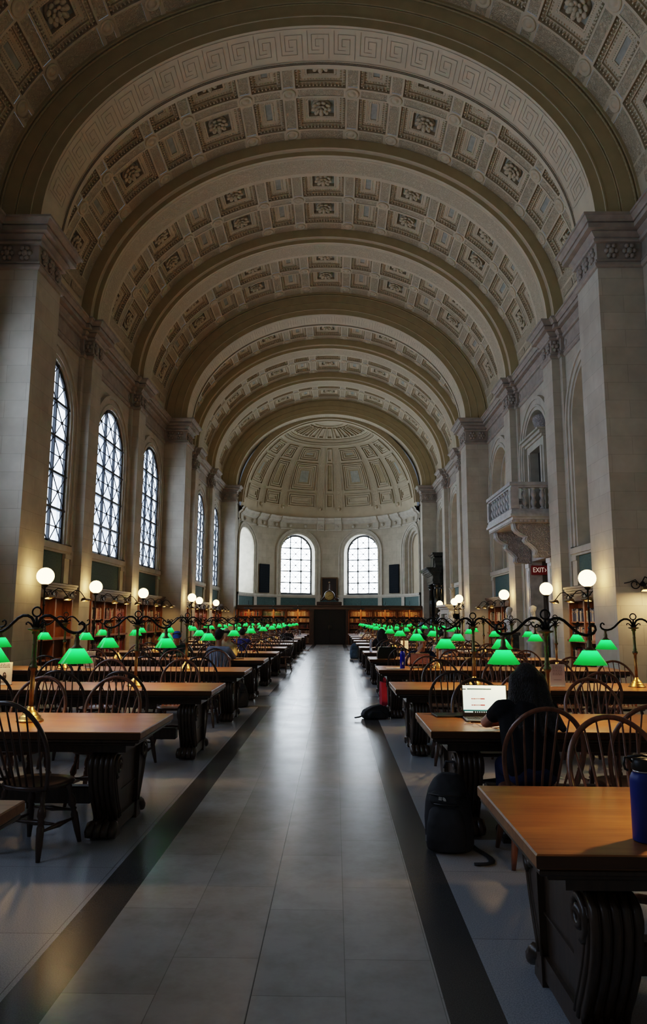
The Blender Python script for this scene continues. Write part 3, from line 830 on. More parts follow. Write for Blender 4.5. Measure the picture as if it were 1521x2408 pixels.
# a reader standing near the end bookcase
def standing():
    t = empty('person', (5.25,43.6,0), PI-.5, 'person in a light blue top standing beside the end bookcase', 'person')
    B, S, T = MB(), MB(), MB()
    hc = Vector((0,.02,1.60))
    capsule(B, (0,0,.95), (0,0,1.15), .12, .11); capsule(B, (0,0,1.15), (0,.0,1.30), .11, .12); capsule(B, (-.16,0,1.37), (.16,0,1.37), .055, .055); capsule(B, (0,0,1.38), hc, .055, .05); head(B, hc, 0, .3)
    for s in (-1,1):
        capsule(B, (s*.18,0,1.36), (s*.23,.0,1.08), .046, .038); capsule(B, (s*.23,0,1.08), (s*.12,.2,1.02), .038, .027); hand(B, (s*.12,.2,1.02), (-s*.4,.8,0), (0,0,-1), .4, 1, -s)
        capsule(B, (s*.09,0,.9), (s*.10,.01,.5), .08, .055); capsule(B, (s*.10,.01,.5), (s*.10,0,.08), .055, .038); capsule(B, (s*.10,0,.05), (s*.11,.15,.04), .04, .035)
        capsule(T, (s*.09,0,.9), (s*.10,.01,.5), .095, .07); capsule(T, (s*.10,.01,.5), (s*.10,0,.10), .07, .06)
        capsule(S, (s*.18,0,1.36), (s*.21,0,1.2), .06, .055)
    capsule(T, (-.05,0,.92), (.05,0,.92), .125, .125)
    capsule(S, (0,0,.98), (0,0,1.3), .145, .15); capsule(S, (-.15,0,1.36), (.15,0,1.36), .07, .07)
    inst('body', fuse(B, 'person', M['skin'], .014, 2), t); inst('trousers', fuse(T, 'trousers', M['trousers'], .02, 4), t); inst('shirt', fuse(S, 'shirt', cloth('light blue top', (.20,.29,.42)), .02, 4), t)
    H = MB(); H.sph(hc+Vector((0,-.03,.04)), .105, 14, 10); H.sph(hc+Vector((0,-.06,-.04)), .09, 12, 8)
    inst('hair', fuse(H, 'hair', HAIR['dark'], .016, 2), t)
    K = MB()
    for s in (-1,1): K.bevbox(s*.105-.045, s*.105+.045, -.07, .2, 0, .07, .02)
    inst('shoes', K.mesh('shoes', M['shoe']), t)
standing()

# ------------------------------------------------------------------ floor
def floor_mats():
    def base(name, rough, coat=0):
        m, nt, b = newmat(name); g = N(nt, 'ShaderNodeNewGeometry')
        b.inputs['Roughness'].default_value = rough; b.inputs['Specular IOR Level'].default_value = .42
        return m, nt, b, g
    # pale marble slabs of the aisle
    m, nt, b, g = base('pale marble slabs', .2)
    sp = N(nt, 'ShaderNodeSeparateXYZ'); nt.links.new(g.outputs['Position'], sp.inputs[0])
    ad = N(nt, 'ShaderNodeMath', operation='ADD'); ad.inputs[1].default_value = .365
    nt.links.new(sp.outputs['X'], ad.inputs[0])
    cb = N(nt, 'ShaderNodeCombineXYZ'); nt.links.new(sp.outputs['Y'], cb.inputs['X']); nt.links.new(ad.outputs[0], cb.inputs['Y'])
    br = N(nt, 'ShaderNodeTexBrick'); br.offset = .37; br.offset_frequency = 2
    for k, v in (('Color1',(.40,.395,.385,1)),('Color2',(.325,.32,.315,1)),('Mortar',(.24,.235,.23,1))): br.inputs[k].default_value = v
    for k, v in (('Scale',1),('Brick Width',.92),('Row Height',.4135),('Mortar Size',.0022),('Mortar Smooth',.1),('Bias',0)): br.inputs[k].default_value = v
    nt.links.new(cb.outputs[0], br.inputs['Vector'])
    nz = N(nt, 'ShaderNodeTexNoise'); nz.inputs['Scale'].default_value = 3.5; nz.inputs['Detail'].default_value = 4; nz.inputs['Roughness'].default_value = .7
    nt.links.new(g.outputs['Position'], nz.inputs['Vector'])
    cr = N(nt, 'ShaderNodeValToRGB'); cr.color_ramp.elements[0].position = .28; cr.color_ramp.elements[1].position = .6
    cr.color_ramp.elements[0].color = (.78,.76,.74,1); cr.color_ramp.elements[1].color = (1,1,1,1)
    nt.links.new(nz.outputs[0], cr.inputs[0])
    ml = N(nt, 'ShaderNodeMix', data_type='RGBA', blend_type='MULTIPLY'); ml.inputs['Factor'].default_value = 1
    nt.links.new(br.outputs['Color'], ml.inputs['A']); nt.links.new(cr.outputs[0], ml.inputs['B']); nt.links.new(ml.outputs['Result'], b.inputs['Base Color'])
    n2 = N(nt, 'ShaderNodeTexNoise'); n2.inputs['Scale'].default_value = 2.2; n2.inputs['Detail'].default_value = 1
    nt.links.new(g.outputs['Position'], n2.inputs['Vector'])
    mr = N(nt, 'ShaderNodeMapRange'); mr.inputs['To Min'].default_value = .20; mr.inputs['To Max'].default_value = .29
    nt.links.new(n2.outputs[0], mr.inputs['Value']); nt.links.new(mr.outputs['Result'], b.inputs['Roughness'])
    aisle = m
    def terr(name, c0, c1, rough, joints=True):
        m, nt, b, g = base(name, rough)
        vo = N(nt, 'ShaderNodeTexNoise'); vo.inputs['Scale'].default_value = 150; vo.inputs['Detail'].default_value = 2
        nt.links.new(g.outputs['Position'], vo.inputs['Vector'])
        cr = N(nt, 'ShaderNodeValToRGB'); cr.color_ramp.elements[0].position = .36; cr.color_ramp.elements[1].position = .62
        cr.color_ramp.elements[0].color = (*c0,1); cr.color_ramp.elements[1].color = (*c1,1)
        nt.links.new(vo.outputs[0], cr.inputs[0])
        out = cr.outputs[0]
        if joints:
            br = N(nt, 'ShaderNodeTexBrick'); br.offset = 0
            for k, v in (('Color1',(1,1,1,1)),('Color2',(.9,.9,.91,1)),('Mortar',(.45,.43,.42,1)),('Scale',1),('Brick Width',1.45),('Row Height',.98),('Mortar Size',.003),('Bias',0)): br.inputs[k].default_value = v
            nt.links.new(g.outputs['Position'], br.inputs['Vector'])
            ml = N(nt, 'ShaderNodeMix', data_type='RGBA', blend_type='MULTIPLY'); ml.inputs['Factor'].default_value = 1
            nt.links.new(out, ml.inputs['A']); nt.links.new(br.outputs['Color'], ml.inputs['B']); out = ml.outputs['Result']
        nt.links.new(out, b.inputs['Base Color'])
        return m
    return aisle, terr('grey terrazzo', (.24,.262,.29), (.40,.42,.45), .3), terr('dark border stone', (.050,.052,.056), (.072,.074,.078), .26, False)
FA, FT, FD = floor_mats()
mb = MB()
xs = [CX-7.6, -1.42, -1.19, .472, .705, CX+8.4]
bands = [-2.2]
for k in (0,1): bands += [P0+PITCH*k-.62, P0+PITCH*k-.54, P0+PITCH*k+1.20, P0+PITCH*k+1.28]
bands += [46.2]
for i in range(len(bands)-1):
    y0, y1 = bands[i], bands[i+1]
    typ = ('run','line','cross','line')[i % 4]
    for j in range(5):
        m = {0:1,1:2,2:0,3:2,4:1}[j]
        if typ == 'cross' and j != 2: m = 0
        if typ == 'line' and j in (0,4): m = 2
        if typ == 'line' and j in (1,3): m = 2
        mb.quad((xs[j],y0,0),(xs[j+1],y0,0),(xs[j+1],y1,0),(xs[j],y1,0), m)
mb.box(-.364,-.360,-2.2,45.2,-.001,.0006,2)
mb.quad((xs[0],46.2,0),(xs[-1],46.2,0),(xs[-1],53,0),(xs[0],53,0),1)
mb.box(xs[0], xs[-1], -2.2, 53, -.2, -.02, 1)
tag(mb.build('floor', [FA, FT, FD]), kind='structure')

# ------------------------------------------------------------------ apse
AY, AR, AZ = 45.85, 5.92, 8.95
def ap(ang, r, z):     # ang 0 straight ahead, + to the right
    return (CX+r*sin(ang), AY+r*cos(ang), z)
AWIN = [rad(a) for a in (-75,-23.2,23.2,75)]
def apse():
    mb = MB()
    hw, z0, z1 = 1.30, 3.32, 7.72
    zs = z1-hw
    nA = 16
    # wall: between angles, with arched holes
    dA = lambda x: math.asin(x/AR)
    def strip(a0, a1, z0_, z1_, m=0, r=AR):
        n = max(1, int(abs(a1-a0)/rad(4)))
        mb.grid([[ap(a0+(a1-a0)*i/n, r, z) for i in range(n+1)] for z in (z0_,z1_)], m)
    edges = [rad(-90)]
    for w in AWIN: edges += [w-dA(hw), w+dA(hw)]
    edges += [rad(90)]
    for i in range(0, len(edges), 2): strip(edges[i], edges[i+1], 0, 9.0)
    for k, w in enumerate(AWIN):
        strip(w-dA(hw), w+dA(hw), 0, z0)
        arch = [(w-dA(hw*cos(PI*i/nA)), zs+hw*sin(PI*i/nA)) for i in range(nA+1)]
        for i in range(nA):
            (a,z),(b,y) = arch[i], arch[i+1]
            mb.quad(ap(a,AR,z), ap(b,AR,y), ap(b,AR,9.0), ap(a,AR,9.0), 0)
        # reveals run straight back along the opening's axis
        dirv = Vector((sin(w), cos(w), 0))
        tx = Vector((cos(w), -sin(w), 0))
        c0 = Vector((CX, AY, 0))+dirv*(AR*cos(dA(hw)))
        blind = (k == 3)
        dep = .45 if blind else (.62 if k else 1.5)
        out = [(-hw,z0)]+[(-hw*cos(PI*i/nA), zs+hw*sin(PI*i/nA)) for i in range(nA+1)]+[(hw,z0)]
        Pp = lambda x, z, d: tuple(c0+tx*x+dirv*(d)+Vector((0,0,z)))
        mb.grid([[ap(w+dA(x), AR, z) for x, z in out],[Pp(x,z,dep) for x, z in out]], 1)
        mb.quad(ap(w-dA(hw),AR,z0), ap(w+dA(hw),AR,z0), Pp(hw,z0,dep), Pp(-hw,z0,dep), 1)
        if blind: mb.add([Pp(x,z,dep) for x, z in out], [tuple(range(len(out)))], 2)
        # surround mouldings
        prof = [(.02,.0),(.02,.05),(.12,.05),(.12,.08),(.16,.08),(.18,.05),(.32,.05),(.32,.09),(.40,.09),(.42,0)]
        def ring(e, o):
            b = hw+e
            return [ap(w+dA(x), AR-o, z) for x, z in [(-b,z0)]+[(-b*cos(PI*i/nA), zs+b*sin(PI*i/nA)) for i in range(nA+1)]+[(b,z0)]]
        for i in range(len(prof)-1): mb.grid([ring(*prof[i]), ring(*prof[i+1])], 1)
        if blind:
            for e0, e1, d in ((0,.2,.18),(.2,.36,.34)):
                r0 = [Pp(x*(1-e0/hw), z0+(z-z0)*1 if z <= zs else zs+(z-zs)*(1-e0/hw), d) for x, z in out]
                r1 = [Pp(x*(1-e1/hw), z0+(z-z0)*1 if z <= zs else zs+(z-zs)*(1-e1/hw), d) for x, z in out]
                r2 = [Pp(x*(1-e1/hw), z0+(z-z0)*1 if z <= zs else zs+(z-zs)*(1-e1/hw), d+.16) for x, z in out]
                mb.grid([r0, r1], 1); mb.grid([r1, r2], 1)
        if not blind:
            ms = APW
            p = c0+dirv*(dep-.12)
            win_n[0] += 1
            r_ = empty('window_%d' % win_n[0], tuple(p), -w); tag(r_, kind='structure')
            for nm, me in zip(('window_frame','lattice','pane'), ms): inst(nm, me, r_)
    # sill band, cloth panels, dado pilasters
    for zz0, zz1, o in ((3.18,3.32,.12),(3.10,3.18,.08)):
        n = 46
        A = [rad(-92+184*i/n) for i in range(n+1)]
        for (r, za, zb) in ((AR-o, zz0, zz1),): mb.grid([[ap(a,r,za) for a in A],[ap(a,r,zb) for a in A]], 1)
        mb.grid([[ap(a,AR-o,zz1) for a in A],[ap(a,AR,zz1) for a in A]], 1); mb.grid([[ap(a,AR-o,zz0) for a in A],[ap(a,AR,zz0) for a in A]], 1)
    A = [rad(-90+180*i/46) for i in range(47)]
    mb.grid([[ap(a,AR-.03,2.2) for a in A],[ap(a,AR-.03,3.1) for a in A]], 3)
    for w in AWIN:
        for q in (-1.52,1.52):
            a = w+dA(q) if abs(q) < AR else w
            mb.grid([[ap(a+s*rad(1.7),AR-.09,z) for s in (-1,1)] for z in (2.2,3.1)], 1)
    # entablature, broken forward over pairs of strips
    prof = [(0,8.02),(.05,8.05),(.05,8.13),(0,8.16),(0,8.52),(.05,8.55),(.10,8.62),(.22,8.70),(.24,8.80),(.34,8.92),(.34,AZ),(-.1,AZ+.01)]
    brk = [rad(x) for x in (-84,-57,-46,-35,-6.5,6.5,35,46,57,84)]
    def bump(a): return .10 if any(abs(a-x) < rad(2.6) for x in brk) else 0
    A = []
    for i in range(-920, 921, 4):
        A.append(rad(i/10))
    for i in range(len(prof)-1):
        mb.grid([[ap(a,AR-prof[j][0]-bump(a),prof[j][1]) for a in A] for j in (i,i+1)], 1)
    for i in range(-7, 8):
        a = rad(i*11.6+5.8)
        p = ap(a, AR-.01, 8.34)
        mb.sph(p, .13, 10, 6, 1)
    return tag(mb.build('wall_apse', [M['stone_warm'], M['smooth_stone'], M['plaster'], M['teal']]), kind='structure')
M['sky_pane2'] = M['sky_pane']
APW = window_mesh(1.26, 3.36, 7.68, 4, M['sky_pane'])
apse()
M['dome_plaster'] = mat('cream dome plaster', (.62,.535,.39), .75, noise=.06, nscale=2, spec=.2)
M['dome_tan'] = mat('tan dome fillets', (.45,.37,.235), .75, noise=.08, nscale=6, spec=.2)
# half dome: ribs, sunk panels, garland ring
def dome():
    mb = MB()
    R0, H = 5.74, 5.80
    def dp(a, e, d=0):   # e: 0 at the rim, 90 at the crown; d inward
        r, h = R0-d, H-d
        return (CX+r*cos(e)*sin(a), AY+r*cos(e)*cos(a), AZ+h*sin(e))
    def patch(a0,a1,e0,e1,d,m,na=None,ne=None):
        na = na or max(1,int(abs(a1-a0)/rad(4))); ne = ne or max(1,int(abs(e1-e0)/rad(4)))
        mb.grid([[dp(a0+(a1-a0)*i/na, e0+(e1-e0)*j/ne, d) for i in range(na+1)] for j in range(ne+1)], m, True)
    patch(rad(-95),rad(95),rad(-1),rad(90),0,0,60,30)
    def panel(a0,a1,e0,e1,frames=3,blue=True):
        # nested raised fillets round a field
        da, de = (a1-a0), (e1-e0)
        wa = .028/cos((e0+e1)/2); we = .028
        for k in range(frames):
            ia, ie = k*wa*.95, k*we*.95
            b0,b1,c0,c1 = a0+ia,a1-ia,e0+ie,e1-ie
            if b1-b0 < wa*1.2 or c1-c0 < we*1.2: break
            fa, fe = wa*.42, we*.42
            d = .10-.022*k
            m = 0
            for (p0,p1,q0,q1) in ((b0,b1,c0,c0+fe),(b0,b1,c1-fe,c1),(b0,b0+fa,c0,c1),(b1-fa,b1,c0,c1)):
                patch(p0,p1,q0,q1,d,m)
                # inner edges give the fillet thickness
                na = 4
                for (x0,y0,x1,y1) in ((p0,q0,p1,q0),(p0,q1,p1,q1),(p0,q0,p0,q1),(p1,q0,p1,q1)):
                    mb.grid([[dp(x0+(x1-x0)*i/na,y0+(y1-y0)*i/na,dd) for i in range(na+1)] for dd in (-.005,d)], 1)
        s = frames*.95
        b0,b1,c0,c1 = a0+s*wa,a1-s*wa,e0+s*we,e1-s*we
        if b1-b0 > .02 and c1-c0 > .02:
            patch(b0-wa*.5,b1+wa*.5,c0-we*.5,c1+we*.5,.008,1)
            if blue: patch(b0+wa*.2,b1-wa*.2,c0+we*.2,c1-we*.2,.016,2)
    cols = [(-80,-62,1),(-54,-40,0),(-33,-11,1),(-2.6,2.6,-1),(11,33,1),(40,54,0),(62,80,1)]
    for a0,a1,t in cols:
        A0, A1 = rad(a0), rad(a1)
        nf = 3 if t >= 0 else 1
        panel(A0,A1,rad(7.5),rad(17.5),nf,False)
        panel(A0,A1,rad(19.5),rad(41),nf+(1 if t==1 else 0),t==1)
        panel(A0,A1,rad(43),rad(54),nf if t>=0 else 1,t==1)
    for a in (-84,-58,-36.5,-7,7,36.5,58,84):
        for q in (-3.2,-2.2,2.2,3.2): patch(rad(a+q-.35),rad(a+q+.35),rad(4),rad(55),.035,0,1,20)
        patch(rad(a-1.9),rad(a+1.9),rad(6),rad(55),.014,4,1,18)
        mb.sph(dp(rad(a),rad(6.5),.02),.13,10,6,0)
    # ring and upper panels
    for e, r in ((56,.06),(57.2,.09),(59.4,.11),(61.4,.07),(62.6,.05)):
        mb.tube([dp(rad(-95+190*i/70),rad(e),.03) for i in range(71)], r, 6, 3 if r > .1 else 0)
    for i in range(-6,7):
        panel(rad(i*15-5.6),rad(i*15+5.6),rad(65),rad(77),2,True)
    mb.tube([dp(rad(-95+190*i/60),rad(79.5),.03) for i in range(61)], .05, 6, 0)
    # inner arch ring between the big arch and the dome
    ts = [rad(-90+180*i/70) for i in range(71)]
    for (f0,y0,f1,y1,m) in ((5.97,AY-.55,5.62,AY-.55,1),(5.62,AY-.55,5.62,AY-.30,0),(5.62,AY-.30,5.55,AY-.30,1),(5.55,AY-.30,5.55,AY+.02,0)):
        mb.grid([[(CX+f0*sin(t),y0,Z0-.9+(f0*.99)*cos(t)) for t in ts],[(CX+f1*sin(t),y1,Z0-.9+(f1*.99)*cos(t)) for t in ts]], m)
    return tag(mb.build('ceiling_apse_dome', [M['dome_plaster'], M['dome_tan'], M['blue'], M['orn'], M['guill']]), kind='structure')
dome()
# the short walls that join the last piers to the apse
mb = MB()
for sg in (-1,1):
    x0, x1 = sorted((CX+sg*5.93, CX+sg*7.4)); mb.box(x0, x1, PIERY[3]+PD, PIERY[3]+PD+.12, 0, 9.6)
    # closes the gap above the last pier
for sg in (-1,1):
    x0, x1 = sorted((CX+sg*AA, CX+sg*7.4)); mb.box(x0, x1, PIERY[3]+PD-.02, PIERY[3]+PD+.1, 9.0, 16.2)
tag(mb.build('wall_apse_return', M['stone_warm']), kind='structure')

# dark tablets on the apse wall
for a, nm in ((-51,'left'),(51,'right')):
    mb = MB(); w, hgt = .48, 2.0
    mb.bevbox(-w, w, -.05, 0, 0, hgt, .015)
    fr = MB(); random.seed(5)
    for i in range(26):
        z = hgt-.1-i*.072
        x = -.42
        while x < .40:
            l = random.uniform(.03,.09); l = min(l, .41-x)
            fr.box(x, x+l, -.055, -.05, z-.03, z-.008); x += l+.025
    t = empty('inscribed_tablet', ap(rad(a), AR-.07, 3.40), -rad(a), 'tall dark bronze tablet of raised lines on the apse wall, '+nm+' of the windows', 'tablet')
    mb.build('slab', mat('dark bronze tablet '+nm, (.006,.010,.016), .7, spec=.08), t)
    fr.build('raised_lines', mat('worn tablet lines '+nm, (.03,.04,.05), .8, spec=.08), t)
# portrait over the clock (a plain dark figure study)
t = empty('framed_portrait', ap(0, AR-.12, 2.98), 0, 'dark framed portrait hanging between the two apse windows behind the clock', 'painting')
mb = MB(); w, hgt = .60, 1.62
for x0,x1,z0,z1 in ((-w,w,0,.09),(-w,w,hgt-.09,hgt),(-w,-w+.09,.09,hgt-.09),(w-.09,w,.09,hgt-.09)): mb.bevbox(x0,x1,-.09,0,z0,z1,.02)
mb.build('picture_frame', mat('dull gilt frame', (.16,.10,.05), .45, metal=.4), t)
mb = MB(); mb.box(-w+.08,w-.08,-.03,-.01,.08,hgt-.08,0)
mb.lathe([(0,-.001),(.075,-.001),(.07,0),(0,0)], 14, (0,-.035,1.25), 1, axis='y')
mb.prism([(-.10,.15),(.16,.15),(.24,.7),(.16,1.08),(.05,1.17),(-.06,1.15),(-.16,1.05),(-.2,.7)], 'y', -.036, -.031, 2)
mb.prism([(-.05,.72),(.06,.78),(.05,1.15),(-.02,1.17)], 'y', -.040, -.036, 3)
mb.build('canvas', [mat('dark canvas', (.03,.02,.015), .5), mat('painted face', (.35,.25,.18), .6), mat('painted dark coat', (.06,.035,.025), .6), mat('painted sash', (.28,.26,.24), .6)], t)

# ------------------------------------------------------------------ bookcase across the end of the hall
EY = 45.25
endcase = empty('bookcase', (CX+.1, EY, 0), 0, 'long oak bookcase wall with central double doors across the end of the hall', 'bookcase')
EHW = 5.93
mb = MB()
mb.box(-EHW+.02, EHW-.12, .0, .46, 2.36, 2.40); mb.box(-EHW+.02, EHW-.12, -.10, .5, 2.40, 2.46); mb.box(-EHW+.02, EHW-.12, -.05, .46, 2.20, 2.36)
mb.build('cornice', M['oak_cornice'], endcase)
mb = MB(); mb.box(-EHW+.02, EHW-.12, .42, .46, 0, 2.2); mb.build('back_panel', M['oak'], endcase)
secs = [(-EHW+.02+i*1.56, -EHW+.02+i*1.56+1.50) for i in range(3)] + [(1.20+i*1.545, 1.20+i*1.545+1.49) for i in range(3)]
for i, (a, b) in enumerate(secs):
    for x in (a-.05, b-.02):
        mb = MB(); mb.box(x, x+.07, -.02, .44, 0, 2.2); mb.build('upright', M['oak'], endcase)
    mb = MB(); mb.box((a+b)/2-.045, (a+b)/2+.045, 0, .44, .0, 2.2); mb.build('upright', M['oak'], endcase)
    for z in (.10,.62,1.02,1.40,1.78):
        mb = MB(); mb.box(a+.05, b-.02, .02, .43, z-.03, z); mb.build('shelf_board', M['oak'], endcase)
for x0, x1 in ((-1.28,-1.02),(1.00,1.14)):
    mb = MB(); mb.box(x0, x1, -.06, .4, 0, 2.2); mb.box(x0-.03, x1+.03, -.10, .4, 0, .3); mb.box(x0-.03, x1+.03, -.10, .4, 2.1, 2.199)
    mb.build('door_pilaster', M['oak_dark'], endcase)
for s, (x0, x1) in enumerate(((-1.0,-.005),(.005,1.0))):
    mb = MB(); mb.box(x0, x1, .05, .10, 0.01, 2.18)
    for a, b, z0, z1 in ((x0+.12,x1-.12,.15,.8),(x0+.12,x1-.12,.95,2.05)):
        mb.box(a-.03,b+.03,.03,.05,z0-.03,z0); mb.box(a-.03,b+.03,.03,.05,z1,z1+.03); mb.box(a-.03,a,.03,.05,z0,z1); mb.box(b,b+.03,.03,.05,z0,z1)
    d = mb.build('door', mat('near black door wood %d' % s, (.018,.012,.009), .3), endcase)
    hx = x1-.06 if s == 0 else x0+.06
    mb = MB(); mb.tube([(hx,.03,.95),(hx,0,.97),(hx,0,1.18),(hx,.03,1.20)], .012, 6); mb.build('handle', M['brass_dark'], d)
# shaded reading strips along its top and their lamps
M["strip_shade"] = mat('dark strip shade', (.03,.022,.015), .5)
def strip_light(x):
    t = empty('picture_light', (CX+.1+x, EY-.34, 2.22), 0, None, 'wall lamp', 'strip lamps over the end bookcase')
    t['label'] = 'small dark hooded strip lamp shining on the end bookcase'
    mb = MB()
    mb.prism([(-.06,-.02),(-.05,.03),(0,.06),(.05,.03),(.06,-.02),(.05,-.02),(0,.04),(-.05,-.02)], 'x', -.26, .26)
    mb.build('shade', M['strip_shade'], t)
    mb = MB(); mb.tube([(0,.0,.05),(0,.03,.18),(0,.12,.25),(0,.22,.24)], .012, 6); mb.tube([(0,.2,.24),(0,.2,.52)], .012, 6); mb.build('arm', M['iron'], t)
    L = bpy.data.lights.new('strip_bulb', 'AREA'); L.shape = 'RECTANGLE'; L.size = .44; L.size_y = .06; L.energy = 6; L.color = (1,.50,.14)
    o = bpy.data.objects.new('strip_bulb', L); COL.objects.link(o); o.parent = t; o.location = (0,.0,-.01); o.rotation_euler = (rad(38),0,0)
for a, b in secs: strip_light((a+b)/2)
# clock on top
t = empty('mantel_clock', (CX+.05, EY+.15, 2.465), 0, 'round brass-faced clock in a carved scroll frame on the end bookcase', 'clock')
mb = MB(); mb.bevbox(-.80,.80,-.2,.2,0,.22,.03); mb.build('base', M['oak_dark'], t)
mb = MB(Matrix.Translation((0,0,.14)) @ Matrix.Scale(.74,4))
mb.lathe([(.36,.1),(.43,.06),(.46,-.02),(.43,-.1),(.37,-.14),(.34,-.12)], 28, (0,0,.62), axis='y')
for sx in (-1,1):
    pts = []
    for i in range(26):
        a = i/25*PI*2.4; r = .17*(1-i/34)
        pts.append((sx*(.66-r*cos(a)*1.0), -.02, .28+r*sin(a)*.8))
    mb.tube(pts, .045, 7)
    mb.tube([(sx*.74,-.02,.18),(sx*.60,-.02,.34),(sx*.48,-.02,.45),(sx*.43,-.02,.60)], [.05,.07,.06,.03], 7)
mb.sph((0,-.02,1.11),.07,8,6)
mb.build('case', M['oak_dark'], t)
CM = Matrix.Translation((0,0,.14)) @ Matrix.Scale(.80,4)
mb = MB(CM); mb.lathe([(0,-.12),(.30,-.115),(.345,-.11),(.345,-.02),(0,-.02)], 28, (0,-.02,.565), axis='y')
f = mb.build('clock_face', mat('brass clock face', (.52,.38,.14), .42, metal=.45), t)
mb = MB(CM @ Matrix.Translation((0,-.02,-.215)))
for i in range(12):
    a = PI*2*i/12; mb.box(.27*sin(a)-.012,.27*sin(a)+.012,-.125,-.119,.78+.27*cos(a)-.03,.78+.27*cos(a)+.03)
mb.prism([(-.01,.78),(.0,.80),(.19,.84),(.19,.82)], 'y', -.132, -.126); mb.prism([(-.012,.78),(.01,.77),(-.13,.70),(-.14,.715)], 'y', -.136, -.131)
mb.build('hands', M['iron'], f)
# end bookcase books: hundreds of tiny spines, one body per shelf colour
random.seed(21)
BK = {k: mat('book cloth '+k, c, .6, noise=.25, nscale=14) for k, c in dict(red=(.26,.022,.018), brown=(.16,.065,.028), tan=(.34,.22,.11), green=(.05,.09,.055), navy=(.03,.045,.10), black=(.02,.018,.017), cream=(.55,.47,.34), grey=(.24,.23,.21), maroon=(.12,.02,.02)).items()}
BKN = list(BK)
mb = MB()
for si, (a, b) in enumerate(secs):
    for half in (0,1):
        x0, x1 = (a+.06,(a+b)/2-.05) if half == 0 else ((a+b)/2+.05,b-.03)
        for zi, z in enumerate((.10,.62,1.02,1.40,1.78)):
            hmax = (.44,.34,.32,.32,.36)[zi]
            x = x0+.004
            tone = random.choice(([5,1,1,8],[3,3,7,5],[2,1,2,1],[2,2,6,1],[1,8,0,5]))
            if si < 3 and zi >= 3: tone = ([0,2,1,4],[3,3,7,3],[2,1,6,2])[si]
            elif si >= 3 and zi >= 3: tone = [1,2,1,2]
            while x < x1-.03:
                w = random.uniform(.028,.055)
                if random.random() < .985:
                    h_ = hmax*random.uniform(.72,.86); d = random.uniform(.10,.14)
                    mb.box(x, min(x+w,x1), d, .40, z+.001, z+h_, random.choice(tone))
                    if zi >= 2: mb.box(x+.002, min(x+w,x1)-.002, d-.002, d, z+h_*.72, z+h_*.8, random.choice((2,6,1)))
                x += w+.002
o = mb.build('books', [BK[k] for k in BKN]); o.location = (CX+.1, EY, 0)
tag(o, 'hundreds of old bound volumes filling the shelves of the end bookcase', 'books', None, 'stuff')

# ------------------------------------------------------------------ tables
def plank_mat(name, c0, c1, rough):
    m, nt, b = newmat(name)
    tc = N(nt, 'ShaderNodeTexCoord')
    br = N(nt, 'ShaderNodeTexBrick'); br.offset = .5
    for k, v in (('Color1',(1,1,1,1)),('Color2',(.78,.76,.74,1)),('Mortar',(.25,.2,.16,1)),('Scale',1),('Brick Width',9),('Row Height',.265),('Mortar Size',.0012),('Bias',0)): br.inputs[k].default_value = v
    mp0 = N(nt, 'ShaderNodeMapping'); mp0.inputs['Location'].default_value = (4.5,.53,0)
    nt.links.new(tc.outputs['Object'], mp0.inputs[0]); nt.links.new(mp0.outputs[0], br.inputs['Vector'])
    mp = N(nt, 'ShaderNodeMapping'); mp.inputs['Scale'].default_value = (1.1,14,14)
    nt.links.new(tc.outputs['Object'], mp.inputs[0])
    nz = N(nt, 'ShaderNodeTexNoise'); nz.inputs['Scale'].default_value = 2.2; nz.inputs['Detail'].default_value = 4; nz.inputs['Roughness'].default_value = .65
    nt.links.new(mp.outputs[0], nz.inputs['Vector'])
    cr = N(nt, 'ShaderNodeValToRGB'); cr.color_ramp.elements[0].position = .3; cr.color_ramp.elements[1].position = .72
    cr.color_ramp.elements[0].color = (*c0,1); cr.color_ramp.elements[1].color = (*c1,1)
    nt.links.new(nz.outputs[0], cr.inputs[0])
    ml = N(nt, 'ShaderNodeMix', data_type='RGBA', blend_type='MULTIPLY'); ml.inputs['Factor'].default_value = 1
    nt.links.new(cr.outputs[0], ml.inputs['A']); nt.links.new(br.outputs['Color'], ml.inputs['B']); nt.links.new(ml.outputs['Result'], b.inputs['Base Color'])
    n2 = N(nt, 'ShaderNodeTexNoise'); n2.inputs['Scale'].default_value = 3
    nt.links.new(tc.outputs['Object'], n2.inputs['Vector'])
    mr = N(nt, 'ShaderNodeMapRange'); mr.inputs['To Min'].default_value = rough-.06; mr.inputs['To Max'].default_value = rough+.1
    nt.links.new(n2.outputs[0], mr.inputs['Value']); nt.links.new(mr.outputs['Result'], b.inputs['Roughness'])
    b.inputs['Specular IOR Level'].default_value = .5
    return m
M['top'] = plank_mat('worn oak table planks', (.19,.068,.014), (.34,.145,.036), .34)
M['table_dark'] = mat('dark oak table frame', (.045,.024,.013), .4, noise=.35, nscale=6, stretch=(6,6,.8), coat=.15)
TLEN, TDEP = 4.12, 1.06
